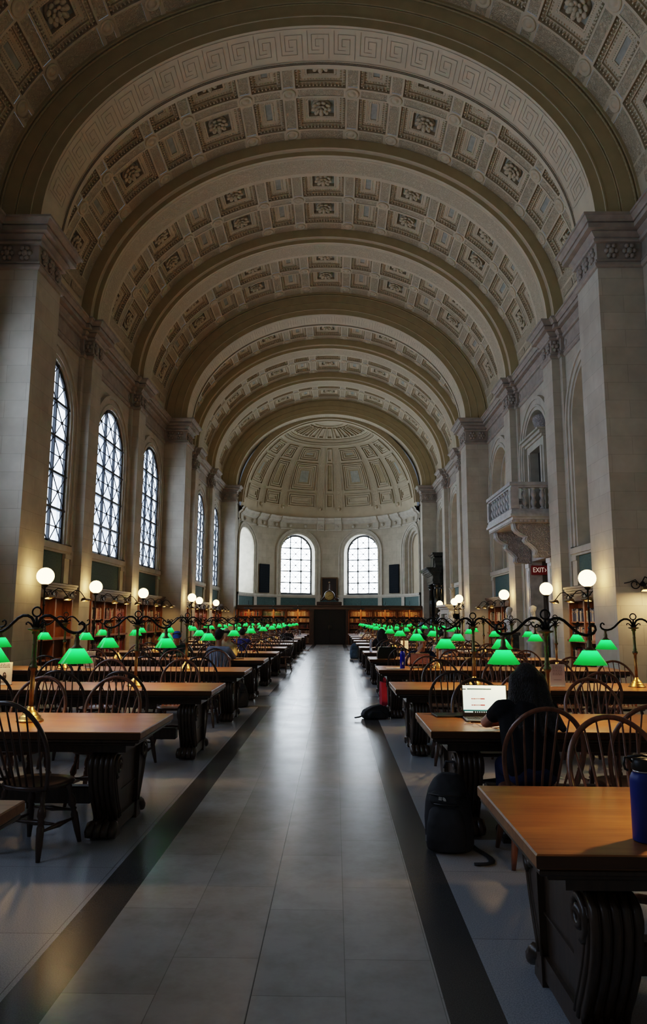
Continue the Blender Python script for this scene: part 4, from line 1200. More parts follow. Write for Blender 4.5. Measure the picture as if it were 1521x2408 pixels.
def make_table():
    h, d = TLEN/2, TDEP/2
    t = empty('reading_table')
    mb = MB(); mb.bevbox(-h,h,-d,d,TT-.052,TT,.006,0)
    mb.bevbox(-h+.012,h-.012,-d+.012,d-.012,TT-.080,TT-.0525,.008,1); mb.bevbox(-h+.05,h-.05,-d+.05,d-.05,TT-.105,TT-.0805,.008,1)
    mb.build('tabletop', [M['top'], M['table_dark']], t)
    mb = MB(); mb.box(-h+.14,h-.14,-d+.13,d-.13,TT-.165,TT-.106); mb.build('apron', M['table_dark'], t)
    mb = MB(); mb.bevbox(-h+.50,h-.50,-.05,.05,.17,.30,.012); mb.build('stretcher', M['table_dark'], t)
    for sx in (-1,1):
        cx = sx*(h-.30)
        mb = MB(); mb.box(cx-.06,cx+.06,-.30,.30,.05,TT-.167); mb.box(cx-.08,cx+.08,-.28,.28,.03,.13); mb.box(cx-.07,cx+.07,-.25,.25,.30,.31)
        ped = mb.build('pedestal', M['table_dark'], t)
        for sy in (-1,1):
            outer = [(.26,.622),(.39,.615),(.445,.575),(.458,.51),(.445,.43),(.41,.34),(.36,.25),(.315,.18),(.295,.13),(.32,.10),(.35,.0),(.22,.0)]
            mb = MB(); mb.prism([(sy*y,z) for y,z in outer], 'x', cx-.092, cx+.092, 0)
            for i in range(5):
                x = cx-.078+.156*i/4
                mb.tube([(x,sy*(y+.001),z) for y,z in outer[1:9]], [.013,.017,.018,.018,.017,.016,.015,.013], 8)
            for ss in (-1,1):     # scroll on either cheek
                pts = []
                for i in range(22):
                    a = -PI*.4+i/21*PI*3; r = .085*(1-i/26)
                    pts.append((cx+ss*.097, sy*(.345+r*cos(a)), .525+r*sin(a)))
                mb.tube(pts, [.018]*18+[.02,.022,.024,.026], 6)
                mb.tube([(cx+ss*.09,sy*(y-.03),z) for y,z in outer[2:9]], .012, 6); mb.tube([(cx+ss*.09,sy*(y-.075),z) for y,z in outer[3:9]], .008, 6)
            c = mb.build('console_leg', M['table_dark'], ped)
            mb = MB()
            mb.sph((cx,sy*.30,.058),.085,12,8,0,1.15,1.1,.75)
            for i in range(4):
                x = cx-.085+.17*i/3
                mb.tube([(x*.6+cx*.4,sy*.29,.10),(x,sy*.355,.095),(x,sy*.40,.055),(x,sy*.415,.026)], [.03,.036,.036,.024], 8)
            mb.build('paw_foot', M['table_dark'], ped)
    return t
LROW = [3.38+3.0*k for k in range(13)]
RROW = [3.75,6.55,9.70,12.95,16.05,18.95,22.0,25.05,28.1,31.1,34.1,37.1,40.1]
LEND, REND = -1.42, .72
tab0 = make_table()
TABLES = {}
first = True
for side, rows in (('left', LROW), ('right', RROW)):
    for k, yf in enumerate(rows):
        o = tab0 if first else copy_tree(tab0); first = False
        x = LEND-TLEN/2 if side == 'left' else REND+TLEN/2
        o.location = (x, yf-TDEP/2, 0)
        TABLES[side, k] = (x, yf-TDEP/2)
        tag(o, 'long oak reading table, %s row %s of the aisle, with a carved paw-foot base' % (ORD[k], side), 'table', 'reading tables in two ranks')

# ------------------------------------------------------------------ Windsor chairs
def wood(name, c): return mat(name, c, .35, noise=.3, nscale=7, stretch=(5,5,1), coat=.25)
M['chair_dark'] = wood('dark stained chair wood', (.055,.026,.017))
M['chair_red'] = wood('worn reddish chair wood', (.19,.072,.036))
def yb(z): return -.175-.225*((z-.45)/.59)
def bow_pts(n):
    pts = []
    W, ZS, ZT = .262, .75, 1.045
    for i in range(n//3): 
        f = i/(n//3); pts.append((-.195-(W-.195)*(1-(1-f)**1.8), .45+(ZS-.45)*f))
    for i in range(n+1):
        a = PI*i/n; pts.append((-W*cos(a), ZS+(ZT-ZS)*sin(a)))
    q = [(-x,z) for x,z in pts[:n//3]][::-1]
    return [(x,yb(z),z) for x,z in pts+q]
def chair_meshes(det):
    n = {2:8,1:6,0:4}[det]; nb = {2:24,1:15,0:9}[det]
    D = {}
    mb = MB()
    no = {2:28,1:18,0:10}[det]
    def ring(s, z):
        r = []
        for i in range(no):
            a = 2*PI*i/no
            x, y = cos(a), sin(a)
            w = .235*(1-.10*max(0,-y)); dd = .225
            ex = .72
            r.append((math.copysign(abs(x)**ex,x)*w*s, math.copysign(abs(y)**ex,y)*dd*s, z))
        return r
    rings = [ring(.80,.425), ring(.95,.432), ring(1,.450), ring(.97,.463), ring(.75,.455), ring(.4,.450)]
    v = [p for r in rings for p in r]
    f = [(i*no+j,i*no+(j+1)%no,(i+1)*no+(j+1)%no,(i+1)*no+j) for i in range(5) for j in range(no)]
    f += [tuple(range(no-1,-1,-1)), tuple(5*no+j for j in range(no))]
    mb.add(v, f, 0, True); D['seat'] = mb
    mb = MB(); mb.tube(bow_pts(nb), .0155, n, sq=1.2); D['back_bow'] = mb
    W, ZS, ZT = .262, .75, 1.045
    D['spindle'] = []
    for i in range(7):
        u = (i-3)/3
        xb_, xt = u*.145, u*.225
        zt = ZS+(ZT-ZS)*math.sqrt(1-(xt/W)**2)-.005
        y0 = -.185+.03*abs(u)**2
        P_ = [(xb_+(xt-xb_)*s, y0+(yb(zt)-y0)*s, .45+(zt-.45)*s) for s in (0,.3,.6,1)]
        mb = MB(); mb.tube(P_, [.0075,.0095,.008,.0055], max(4,n-2)); D['spindle'].append(mb)
    D['leg'] = []
    prof = ((0,.014),(.05,.018),(.10,.022),(.16,.014),(.18,.020),(.21,.014),(.30,.027),(.38,.030),(.43,.018),(.46,.026),(.49,.018),(.54,.026),(.80,.022),(1,.014))
    if det == 0: prof = ((0,.014),(.3,.022),(.5,.019),(1,.012))
    feet = {}
    for sx in (-1,1):
        for sy in (-1,1):
            a = Vector((sx*.15,sy*.14,.44)); b = Vector((sx*.215,sy*.225 if sy>0 else -.245,0))
            mb = MB(); mb.tube([a+(b-a)*s for s,_ in prof], [r for _,r in prof], n); D['leg'].append(mb)
            feet[sx,sy] = lambda s, a=a, b=b: a+(b-a)*s
    D['stretcher'] = []
    def stre(p, q):
        pr = ((0,.008),(.2,.011),(.38,.016),(.5,.021),(.62,.016),(.8,.011),(1,.008)) if det else ((0,.009),(.5,.018),(1,.009))
        mb = MB(); mb.tube([p+(q-p)*s for s,_ in pr], [r for _,r in pr], n); D['stretcher'].append(mb)
    m = {}
    for sx in (-1,1):
        p, q = feet[sx,-1](.60), feet[sx,1](.60); stre(p, q); m[sx] = (p+q)/2
    stre(m[-1], m[1])
    stre(feet[-1,1](.48), feet[1,1](.48))
    return D
def join(name, mbs, mt):
    J = MB()
    for mb in mbs:
        o = len(J.v); J.v += mb.v; J.f += [[i+o for i in f] for f in mb.f]; J.m += mb.m; J.s += mb.s
    return J.mesh(name, mt)
CH = {}
for col in ('chair_dark','chair_red'):
    for det in (2,1,0):
        D = chair_meshes(det); mt = M[col]
        if det == 2:
            t = [('seat',D['seat'].mesh('seat',mt)),('back_bow',D['back_bow'].mesh('back_bow',mt))]
            t += [('spindle',x.mesh('spindle',mt)) for x in D['spindle']]+[('leg',x.mesh('leg',mt)) for x in D['leg']]+[('stretcher',x.mesh('stretcher',mt)) for x in D['stretcher']]
        elif det == 1:
            t = [('seat',D['seat'].mesh('seat',mt)),('backrest',join('backrest',[D['back_bow']]+D['spindle'],mt))]
            t += [('leg',x.mesh('leg',mt)) for x in D['leg']]+[('stretcher',join('stretcher',D['stretcher'],mt))]
        else:
            t = join('reading_chair', [D['seat'],D['back_bow']]+D['spindle']+D['leg']+D['stretcher'], mt)
        CH[col,det] = t
def place_chair(x, y, rz, label, col, det):
    t = CH[col,det]
    if det == 0: r = inst('reading_chair', t, None, (x,y,0), (0,0,rz))
    else:
        r = empty('reading_chair', (x,y,0), rz)
        for nm, me in t: inst(nm, me, r)
    return tag(r, label, 'chair', 'Windsor chairs at the reading tables')
random.seed(11)
OFFS = {('left',1,'near'):[.67],('left',1,'far'):[.70,1.41,2.2],('left',2,'near'):[.84,1.58,2.35],('left',2,'far'):[.70,1.70,2.42],
        ('right',0,'far'):[.85],('right',1,'near'):[.56,1.42],('right',1,'far'):[.67,1.75],('right',2,'near'):[.63,1.35,2.2],('right',2,'far'):[.75,1.6,2.4,3.2],
        ('left',0,'near'):[],('left',0,'far'):[],('right',0,'near'):[]}
CHAIRS = {}
for side, rows in (('left', LROW), ('right', RROW)):
    for k, yf in enumerate(rows):
        for sd in ('near','far'):
            offs = OFFS.get((side,k,sd))
            if offs is None: offs = [o+random.uniform(-.07,.07) for o in (.68,1.43,2.18,2.93)]
            for i, o in enumerate(offs):
                x = LEND-o if side == 'left' else REND+o
                if sd == 'near': y, rz = yf-TDEP-.20+random.uniform(-.07,.04), 0
                else: y, rz = yf+.13+random.uniform(-.03,.10), PI
                rz += random.uniform(-.09,.09)
                if (side,k,sd) == ('left',1,'near'): x, y, rz = -2.13, 5.27, -.25
                if (side,k,sd,i) == ('right',1,'near',0): x, y, rz = 1.335, 5.25, .03
                if (side,k,sd,i) == ('right',1,'near',1): x, y, rz = 2.14, 5.38, .06
                if (side,k,sd) == ('right',0,'far'): x, y, rz = 1.60, 4.0, PI-.10
                det = 2 if k <= 2 else (1 if k <= 5 else 0)
                col = 'chair_dark' if (side == 'left' and sd == 'near') or random.random() < .25 else 'chair_red'
                lab = 'Windsor chair, %s side of table %s %s of aisle, %s from aisle' % (sd, ['one','two','three','four','five','six','seven','eight','nine','ten','eleven','twelve','thirteen'][k], side, ORD[i])
                CHAIRS[side,k,sd,i] = place_chair(x, y, rz, lab, col, det)

# the chairs people sit on stand where they sit
for p in SEATED:
    near = min(CHAIRS.values(), key=lambda c: (c.location-p.location).length)
    r = p.rotation_euler.z
    near.location = (p.location.x+.045*sin(r), p.location.y-.045*cos(r), 0); near.rotation_euler.z = r
    for c in CHAIRS.values():
        d = c.location.x-near.location.x
        if c is not near and abs(c.location.y-near.location.y) < .4 and abs(d) < .58: c.location.x = near.location.x+math.copysign(.60, d)
    row = sorted((c for c in CHAIRS.values() if abs(c.location.y-near.location.y) < .4 and (c.location.x < 0) == (near.location.x < 0)), key=lambda c: abs(c.location.x-near.location.x))
    for i, c in enumerate(row):
        for e in row[:i]:
            if abs(c.location.x-e.location.x) < .57: c.location.x = e.location.x+math.copysign(.60, c.location.x-near.location.x)
# ------------------------------------------------------------------ green-shaded twin lamps
def shade_mat():
    m = bpy.data.materials.new('green opal glass'); m.use_nodes = True; nt = m.node_tree
    nt.nodes.clear()
    out = N(nt, 'ShaderNodeOutputMaterial')
    tr = N(nt, 'ShaderNodeBsdfTranslucent'); tr.inputs[0].default_value = (.001,.08,.020,1)
    df = N(nt, 'ShaderNodeBsdfDiffuse'); df.inputs[0].default_value = (.002,.10,.028,1)
    gl = N(nt, 'ShaderNodeBsdfGlossy'); gl.inputs['Roughness'].default_value = .12; gl.inputs[0].default_value = (1,1,1,1)
    m1 = N(nt, 'ShaderNodeMixShader'); m1.inputs[0].default_value = .35
    nt.links.new(tr.outputs[0], m1.inputs[1]); nt.links.new(df.outputs[0], m1.inputs[2])
    m2 = N(nt, 'ShaderNodeMixShader'); m2.inputs[0].default_value = .05; nt.links.new(m1.outputs[0], m2.inputs[1]); nt.links.new(gl.outputs[0], m2.inputs[2])
    nt.links.new(m2.outputs[0], out.inputs[0])
    return m
M['shade'] = shade_mat()
LAMP_E = 21.0
def make_lamp():
    t = empty('table_lamp')
    mb = MB(); mb.lathe([(.105,0),(.105,.010),(.095,.016),(.085,.022),(.083,.040),(.070,.048),(.062,.054),(.060,.068),(.046,.076),(.038,.088),(.030,.094),(.026,.110),(.017,.118)], 24); mb.build('base', M['brass'], t)
    mb = MB(); mb.lathe([(.017,.11),(.0185,.30),(.017,.395),(.026,.405),(.034,.425),(.030,.44),(.018,.45),(.024,.465),(.018,.475),(.016,.60),(.020,.612),(.016,.62),(.018,.69),(.030,.70),(.024,.715),(.062,.728),(.064,.738),(.03,.742),(.018,.75)], 16); mb.build('pole', M['brass_dark'], t)
    mb = MB(); mb.tube([(.038*cos(2*PI*i/20),0,.873+.038*sin(2*PI*i/20)) for i in range(20)], .0075, 6, closed=True); mb.tube([(0,0,.74),(0,0,.835)], [.02,.009], 8); mb.build('finial_ring', M['iron'], t)
    for s in (-1,1):
        pts = [(.012,.745),(.018,.79),(.04,.825),(.075,.842),(.115,.842),(.155,.822),(.195,.785),(.235,.745),(.28,.715),(.325,.703),(.365,.706),(.395,.722),(.412,.748),(.408,.778),(.388,.792),(.370,.783),(.366,.767)]
        mb = MB(); mb.tube([(s*x,0,z) for x,z in pts], [.0125]*12+[.011,.010,.009,.009,.011], 8)
        mb.tube([(s*.02,0,.745),(s*.045,0,.775),(s*.07,0,.79),(s*.085,0,.78),(s*.08,0,.768)], [.008,.008,.007,.006,.008], 6)
        a = mb.build('arm', M['iron'], t)
        mb = MB(); mb.lathe([(.012,.705),(.014,.69),(.019,.684),(.013,.676),(.018,.655),(.022,.64),(.021,.61),(.030,.598),(.046,.582),(.048,.574),(.0,.573)], 14, (s*.355,0,0)); mb.build('shade_holder', M['brass_dark'], a)
        mb = MB(); mb.lathe([(.047,.584),(.052,.583),(.062,.573),(.096,.522),(.132,.470),(.136,.463)], 28, (s*.355,0,0), caps=False); mb.build('lamp_shade', M['shade'], t)
        L = bpy.data.lights.new('lamp_bulb', 'POINT') if s == -1 else bpy.data.lights['lamp_bulb']
        L.energy = LAMP_E; L.color = (1,.60,.26); L.shadow_soft_size = .022
        o = bpy.data.objects.new('lamp_bulb', L); COL.objects.link(o); o.parent = t; o.location = (s*.355,0,.545)
    return t
lamp0 = make_lamp(); first = True
random.seed(4)
for (side, k), (tx, ty) in TABLES.items():
    for q in (-1,1):
        x = tx+q*1.02
        if (side,k) == ('left',0): continue
        o = lamp0 if first else copy_tree(lamp0); first = False
        o.location = (x, ty+random.uniform(-.03,.03), TT+.001); o.rotation_euler = (0,0,random.uniform(-.09,.09))
        if (side,k,q) == ('right',0,-1): o.location = (1.83, 3.10, TT+.001)
        near = (q > 0) == (side == 'left')
        tag(o, 'twin green-shaded brass lamp on table %s %s of the aisle, %s' % (['one','two','three','four','five','six','seven','eight','nine','ten','eleven','twelve','thirteen'][k], side, 'aisle end' if near else 'wall end'), 'lamp', 'green-shaded table lamps')

# ------------------------------------------------------------------ globe lamps on tall iron poles
M['globe'] = glow('lit opal globe', (1,.66,.28), 12)
def make_globe():
    t = empty('globe_lamp')
    mb = MB(); mb.lathe([(.13,0),(.13,.03),(.10,.05),(.06,.08),(.045,.16),(.03,.2)], 18); mb.build('base', M['iron'], t)
    mb = MB(); mb.lathe([(.028,.18),(.022,.7),(.034,.72),(.022,.75),(.020,1.25),(.045,1.30),(.05,1.36),(.03,1.42),(.045,1.46),(.020,1.50),(.017,1.85),(.03,1.87),(.017,1.9),(.015,2.18),(.03,2.20),(.02,2.22),(.075,2.275),(.08,2.30),(.04,2.305)], 12); mb.build('pole', M['iron'], t)
    mb = MB(); mb.sph((0,0,2.47),.178,16,10); mb.build('globe', M['globe'], t)
    return t
g0 = make_globe(); first = True
for sg, side in ((-1,'left'),(1,'right')):
    n = 0
    for c in (0,1,2):
        ys = [(PIERY[c]+.62, 5.62)] if c else []
        for s in (.5*(BAYS[0]+BAYS[1]), .5*(BAYS[1]+BAYS[2])): ys.append((PIERY[c]+s, 6.28))
        for y, u in ys:
            if c == 0 and y < 5: continue
            o = g0 if first else copy_tree(g0); first = False
            o.location = (CX+sg*u, y, 0)
            what = 'pier' if u < 6 else 'pilaster'
            tag(o, 'lit white globe on a tall black pole beside the %s wall %s, %s along' % (side, what, ORD[n]), 'lamp', 'globe lamps along the side walls'); n += 1

# ------------------------------------------------------------------ side bookcases, books and their scroll-arm lights
BOOKS = []
bkmb = MB()
def book_mesh(w, h, d, c):
    mb = MB()
    mb.bevbox(0,w,0,d,0,h,.004,0)
    mb.box(.003,w-.003,.004,d+.001,h-.001,h+.0015,1)
    for z in (h*.16,h*.74,h*.84): mb.box(.001,w-.001,-.0015,.001,z,z+.008,2)
    return mb.mesh('book', [c, BK['cream'], BK['tan']])
random.seed(31)
BMESH = {}
for k in BKN:
    BMESH[k] = [book_mesh(random.uniform(.032,.058), random.uniform(.25,.34), .17, BK[k]) for _ in range(3)]
BW = {}
for k in BKN:
    for me in BMESH[k]: BW[me.name] = (max(v.co.x for v in me.vertices), max(v.co.z for v in me.vertices))
def side_bookcase(sg, yc, label, fill, objs, where):
    """origin on the floor at the back; local x along the wall, local -y toward the room"""
    rz = PI/2 if sg < 0 else -PI/2
    X0 = CX+sg*(UW-.006)
    t = empty('bookcase', (X0, yc, 0), rz, label, 'bookcase', 'oak bookcases along the side walls')
    W, Dp = 1.76, .27
    mb = MB()
    for z0,z1,o in ((2.10,2.20,.02),(2.20,2.30,.0),(2.30,2.36,.05),(2.36,2.42,.08),(2.42,2.47,.11)): mb.box(-W-o*.2, W+o*.2, -Dp-o, 0, z0, z1-.001)
    mb.build('cornice', M['oak_cornice'], t)
    mb = MB(); mb.box(-W+.03,W-.03,-.03,0,.0,2.09); mb.build('back_panel', M['oak'], t)
    cols = [-W, -W/3, W/3, W]
    for i, x in enumerate(cols):
        mb = MB(); x0 = x-.04+(.04 if i == 0 else -.04 if i == 3 else 0); mb.box(x0, x0+.08, -Dp, -.031, 0, 2.09); mb.build('upright', M['oak'], t)
    mb = MB(); mb.box(-W-.03,W+.03,-Dp-.05,-.031,1.06,1.12); mb.build('ledge', M['oak'], t)
    zs = [.10,.58,1.125,1.58]
    for c in range(3):
        for z in zs:
            if z == 1.125: continue
            mb = MB(); mb.box(cols[c]+.045,cols[c+1]-.045,-Dp+.03,-.032,z-.03,z); mb.build('shelf_board', M['oak'], t)
    R = Matrix.Rotation(rz, 4, 'Z'); T0 = Matrix.Translation((X0,yc,0)) @ R
    for c in range(3):
        for zi, z in enumerate(zs):
            f = fill(c, zi)
            if not f: continue
            tones, dens = f
            x = cols[c]+(.09 if c == 0 else .05)
            while x < cols[c+1]-(.16 if c == 2 else .12):
                k = random.choice(tones); me = random.choice(BMESH[k]); bw, bh = BW[me.name]
                if random.random() < dens:
                    y = -Dp+.035+random.uniform(0,.02)
                    if objs and objs(c, zi):
                        o = inst('book', me); o.matrix_world = T0 @ Matrix.Translation((x,y,z+.001))
                        tag(o, 'cloth-bound book on the %s shelf of the bookcase %s' % ('upper' if zi == 3 else 'middle', where), 'book', 'books on the bookcase '+where)
                        BOOKS.append(o)
                    else:
                        bkmb.M = T0; bkmb.box(x, x+bw, y, y+.17, z+.001, z+bh, BKN.index(k))
                        bkmb.box(x+.002, x+bw-.002, y-.002, y, z+bh*.74, z+bh*.82, BKN.index('tan')); bkmb.M = None
                    x += bw+.003
                else: x += bw*1.5
    return t
PL = {}
def picture_light_meshes():
    mb = MB()
    pts = [(0,0,.0),(0,-.05,.10),(0,-.14,.16),(0,-.24,.13),(0,-.31,.05),(0,-.36,-.02),(0,-.42,-.06)]
    mb.tube(pts, .012, 6)
    for sx in (-1,1):
        q = []
        for i in range(20):
            a = PI+i/19*PI*2.2; r = .10*(1-i/28)
            q.append((sx*(.15+r*cos(a)), -.02, .02+r*sin(a)))
        mb.tube(q, .010, 6); mb.tube([(sx*.05,-.02,.0),(sx*.14,-.02,.11),(sx*.26,-.02,.06),(sx*.36,-.02,.04)], .009, 6)
    mb.prism([(-.07,.02),(0,.09),(.07,.02),(0,-.05)], 'y', -.04, -.01)
    PL['arm'] = mb.mesh('arm', M['iron'])
    mb = MB(); n = 10
    a = [(-.42+.075*cos(PI*i/n+rad(-20)), -.115+.075*sin(PI*i/n+rad(-20))) for i in range(n+1)]
    b = [(-.42+.068*cos(PI*i/n+rad(-20)), -.115+.068*sin(PI*i/n+rad(-20))) for i in range(n+1)]
    mb.prism(a+b[::-1], 'x', -.19, .19, 0, True)
    for x in (-.19,.185): mb.prism(a, 'x', x, x+.006)
    PL['shade'] = mb.mesh('shade', M['brass_dark'])
picture_light_meshes()
def wall_light(loc, rz, label, group, e=6.0, col=(1,.62,.27)):
    t = empty('picture_light', loc, rz, label, 'wall lamp', group)
    inst('arm', PL['arm'], t); inst('shade', PL['shade'], t)
    L = bpy.data.lights.new('strip_bulb', 'AREA'); L.shape = 'RECTANGLE'; L.size = .34; L.size_y = .08; L.energy = e; L.color = col
    o = bpy.data.objects.new('strip_bulb', L); COL.objects.link(o); o.parent = t; o.location = (0,-.415,-.125); o.rotation_euler = (rad(28),0,0)
    return t
def lights_for(sg, yc, where):
    rz = PI/2 if sg < 0 else -PI/2
    for i, q in enumerate((-1.2,0,1.2)):
        x = CX+sg*(UW-.006-.39)
        wall_light((x, yc+q, 2.17), rz, 'scroll-arm light over the bookcase %s, %s of three' % (where, ORD[i]), 'scroll-arm lights over the side bookcases')
full = lambda c, zi: ((['red','brown','maroon','cream','black','red'],['red','maroon','brown','black','cream'],['red','red','maroon','brown'])[c], .93)
greyb = lambda c, zi: (['grey','brown','cream','green','black','red'], .9)
navyb = lambda c, zi: (['navy','grey','red','black','navy','cream'], .88)
sparse = lambda c, zi: (['cream','black','grey','brown'], .8) if c == 0 else (None if zi > 0 else (['black','brown'], .4))
for c, (nm, tag_) in enumerate((('near','first'),('far','second'))):
    yp = PIERY[1+c]
    for j, b in enumerate(BAYS):
        w_ = 'under left window %s' % ['one','two','three','four','five','six'][c*3+j]
        side_bookcase(-1, yp+b-(.03 if j == 0 else -.03 if j == 2 else 0), 'oak bookcase with moulded cornice standing '+w_+(', its shelves mostly bare' if (c,j) == (0,0) else ''), [sparse,full,greyb][j] if c == 0 else full, (None if c else [lambda c_, z_: z_ >= 2, lambda c_, z_: z_ >= 2, lambda c_, z_: z_ == 3][j]), w_)
        lights_for(-1, yp+b, w_)
for c, j, w_, fl in ((0,0,'beside the near right pier',navyb),(0,2,'beyond the doorway on the right wall',greyb),(1,0,'beyond the second right pier',full)):
    side_bookcase(1, PIERY[1+c]+BAYS[j]-(.03 if j == 0 else -.03), 'oak bookcase with moulded cornice standing '+w_, fl, ((lambda c_, z_: z_ >= 2 and c_ == 2) if (c,j) == (0,0) else None), w_)
    lights_for(1, PIERY[1+c]+BAYS[j], w_)
o = bkmb.build('books', [BK[k] for k in BKN]); tag(o, 'further bound volumes on the lower and distant side shelves', 'books', None, 'stuff')
# lamp fixed to the near right pier, throwing a warm cone on its face
wall_light((CX+UA+.52, P0-.005, 2.30), 0, 'brass trough light on a scroll arm fixed to the near right pier face', None, 9, (1,.66,.32))

# ------------------------------------------------------------------ right wall: doorway, balcony, upper door, busts, mantel, portal
U = lambda u: CX+u
YD = P0+BAYS[1]
# niche back and the stone that closes the opening round the doorway
mb = MB()
zs, nA = TOPO-HWO, 20
mb.add([(U(UW+.30),YD-HWO,3.6)]+[(U(UW+.30),YD-HWO*cos(PI*i/nA),zs+HWO*sin(PI*i/nA)) for i in range(nA+1)]+[(U(UW+.30),YD+HWO,3.6)], [tuple(range(nA+3))], 0)
mb.box(U(UW-.03),U(UW+.3),YD-HWO,YD-.98,0,4.5,1); mb.box(U(UW-.03),U(UW+.3),YD+.98,YD+HWO,0,4.5,1); mb.box(U(UW-.03),U(UW+.94),YD-HWO,YD+HWO,3.5,4.55,1)
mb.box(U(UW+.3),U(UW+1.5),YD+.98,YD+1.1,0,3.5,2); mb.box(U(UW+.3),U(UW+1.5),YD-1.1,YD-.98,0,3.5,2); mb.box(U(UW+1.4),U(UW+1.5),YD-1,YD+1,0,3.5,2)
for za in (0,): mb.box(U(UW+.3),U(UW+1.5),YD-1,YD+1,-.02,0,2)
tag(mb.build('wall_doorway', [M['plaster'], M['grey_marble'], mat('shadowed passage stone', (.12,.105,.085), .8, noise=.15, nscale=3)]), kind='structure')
for q, nm in ((-1,'near'),(1,'far')):
    mb = MB(); a, b = sorted((YD+q*.98, YD+q*1.36))
    mb.box(U(UW-.12),U(UW-.031),a,b,.25,3.44); mb.box(U(UW-.15),U(UW-.031),a-.02,b+.02,0,.25); mb.box(U(UW-.15),U(UW-.031),a-.02,b+.02,3.30,3.44)
    mb.box(U(UW-.135),U(UW-.12),a+.08,b-.08,.5,3.2)
    tag(mb.build(tname(), M['grey_marble']), kind='structure')
# upper door in the niche
mb = MB()
for q in (-1,1): a, b = sorted((YD+q*.62, YD+q*.92)); mb.box(U(UW-.06),U(UW+.29),a,b,4.79,7.05); a2, b2 = sorted((YD+q*.64, YD+q*.78)); mb.box(U(UW-.10),U(UW-.06),a2,b2,4.79,7.0)
mb.box(U(UW-.06),U(UW+.29),YD-.92,YD+.92,7.05,7.26); mb.box(U(UW-.12),U(UW+.29),YD-.96,YD+.96,7.26,7.34); mb.box(U(UW-.20),U(UW+.29),YD-1.02,YD+1.02,7.34,7.44); mb.box(U(UW-.28),U(UW+.29),YD-1.08,YD+1.08,7.44,7.50)
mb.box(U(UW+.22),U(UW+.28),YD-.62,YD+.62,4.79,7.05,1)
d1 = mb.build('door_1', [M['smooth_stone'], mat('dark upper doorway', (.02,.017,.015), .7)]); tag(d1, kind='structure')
# fluted shell ornament above the upper door
mb = MB(); n = 26; rows = []
for i in range(13):
    f = i/12; z = 7.52+.72*f; r = .08+.30*math.sin(min(1,f*1.25)*PI/2)*(1 if f < .8 else math.sqrt(max(0,1-((f-.8)/.2)**2))*.98+.02)
    rows.append([(U(UW+.26)-r*.8*sin(PI*k/n)*(1+.06*cos(k*PI)), YD+.1-r*cos(PI*k/n)*(1+.05*cos(k*PI)), z) for k in range(n+1)])
mb.grid(rows, 0, True)
tag(mb.build('carved_shell', M['carved_marble']), 'fluted carved shell ornament in the arched niche above the balcony door', 'carving')
# balcony
t = empty('balcony', (U(UW),YD,0), 0, 'carved stone balcony with balusters projecting over the right-hand doorway', 'balcony')
UF = 5.60-UW           # front face, relative to the wall
mb = MB()
for u0,y0,z0,z1 in ((UF+.10,1.55,4.46,4.54),(UF+.04,1.61,4.54,4.62),(UF-.03,1.68,4.62,4.70),(UF,1.65,4.70,4.78)): mb.box(u0,-.032,-y0,y0,z0,z1)
for i in range(26):
    y = -1.5+3*i/25; mb.box(UF+.03,UF+.10,y-.03,y+.03,4.47,4.535)
for i in range(9):
    u = UF+.16+1.1*i/9
    for q in (-1,1): a, b = sorted((q*1.55,q*1.60)); mb.box(u-.03,u+.03,a,b,4.47,4.535)
mb.build('balcony_slab', M['grey_marble'], t)
mb = MB()
for z0,z1,e in ((5.50,5.56,-.03),(5.56,5.66,.02)):
    mb.box(UF-e,UF+.24+e,-1.62-e,1.62+e,z0,z1)
    for q in (-1,1): a, b = sorted((q*(1.38-e),q*(1.62+e))); mb.box(UF+.24+e,-.032,a,b,z0,z1)
mb.box(UF+.02,UF+.22,-1.60,1.60,4.781,4.86)
for q in (-1,1): a, b = sorted((q*1.40,q*1.60)); mb.box(UF+.22,-.032,a,b,4.781,4.86)
mb.build('railing', M['grey_marble'], t)
for q in (-1,1):
    a, b = sorted((q*1.38,q*1.62)); mb = MB(); mb.box(UF,UF+.24,a,b,4.861,5.499); mb.box(UF-.01,UF,a+.05,b-.05,4.95,5.40); a2, b2 = sorted((q*1.62,q*1.63)); mb.box(UF+.05,UF+.19,a2,b2,4.95,5.40); mb.build('corner_post', M['grey_marble'], t)
BAL = [(.075,0),(.075,.05),(.05,.06),(.04,.08),(.06,.12),(.088,.20),(.075,.27),(.045,.32),(.05,.335),(.045,.35),(.075,.40),(.088,.46),(.06,.53),(.04,.57),(.05,.585),(.075,.60),(.075,.64)]
bm = MB(); bm.lathe(BAL, 14); BALME = bm.mesh('baluster', M['grey_marble'])
for i in range(8): inst('baluster', BALME, t, (UF+.12,-1.18+2.36*i/7,4.86))
for q in (-1,1):
    for i in range(4): inst('baluster', BALME, t, (UF+.44+.26*i,q*1.50,4.86))
for q in (-1,1):
    a, b = sorted((q*1.02,q*1.34))
    prof = [(-.031,3.46),(-.50,3.46),(-.55,3.54),(-.52,3.64),(-.58,3.72),(-.70,3.84),(-.80,3.90),(-.84,3.98),(-.80,4.06),(-.90,4.10),(-1.06,4.20),(-1.14,4.30),(-1.16,4.459),(-.031,4.459)]
    mb = MB(); mb.prism(prof, 'y', a, b)
    c = mb.build('console', M['carved_marble'], t)
    mb = MB()
    for s_ in (a-.004, b+.004):
        mb.tube([(p[0]+.03,s_,p[1]) for p in prof[1:13]], .022, 6)
    for yy in (a+.06,(a+b)/2,b-.06): mb.tube([(p[0]-.008,yy,p[1]) for p in prof[1:13]], .03, 6)
    mb.build('scroll_edge', M['grey_marble'], c)
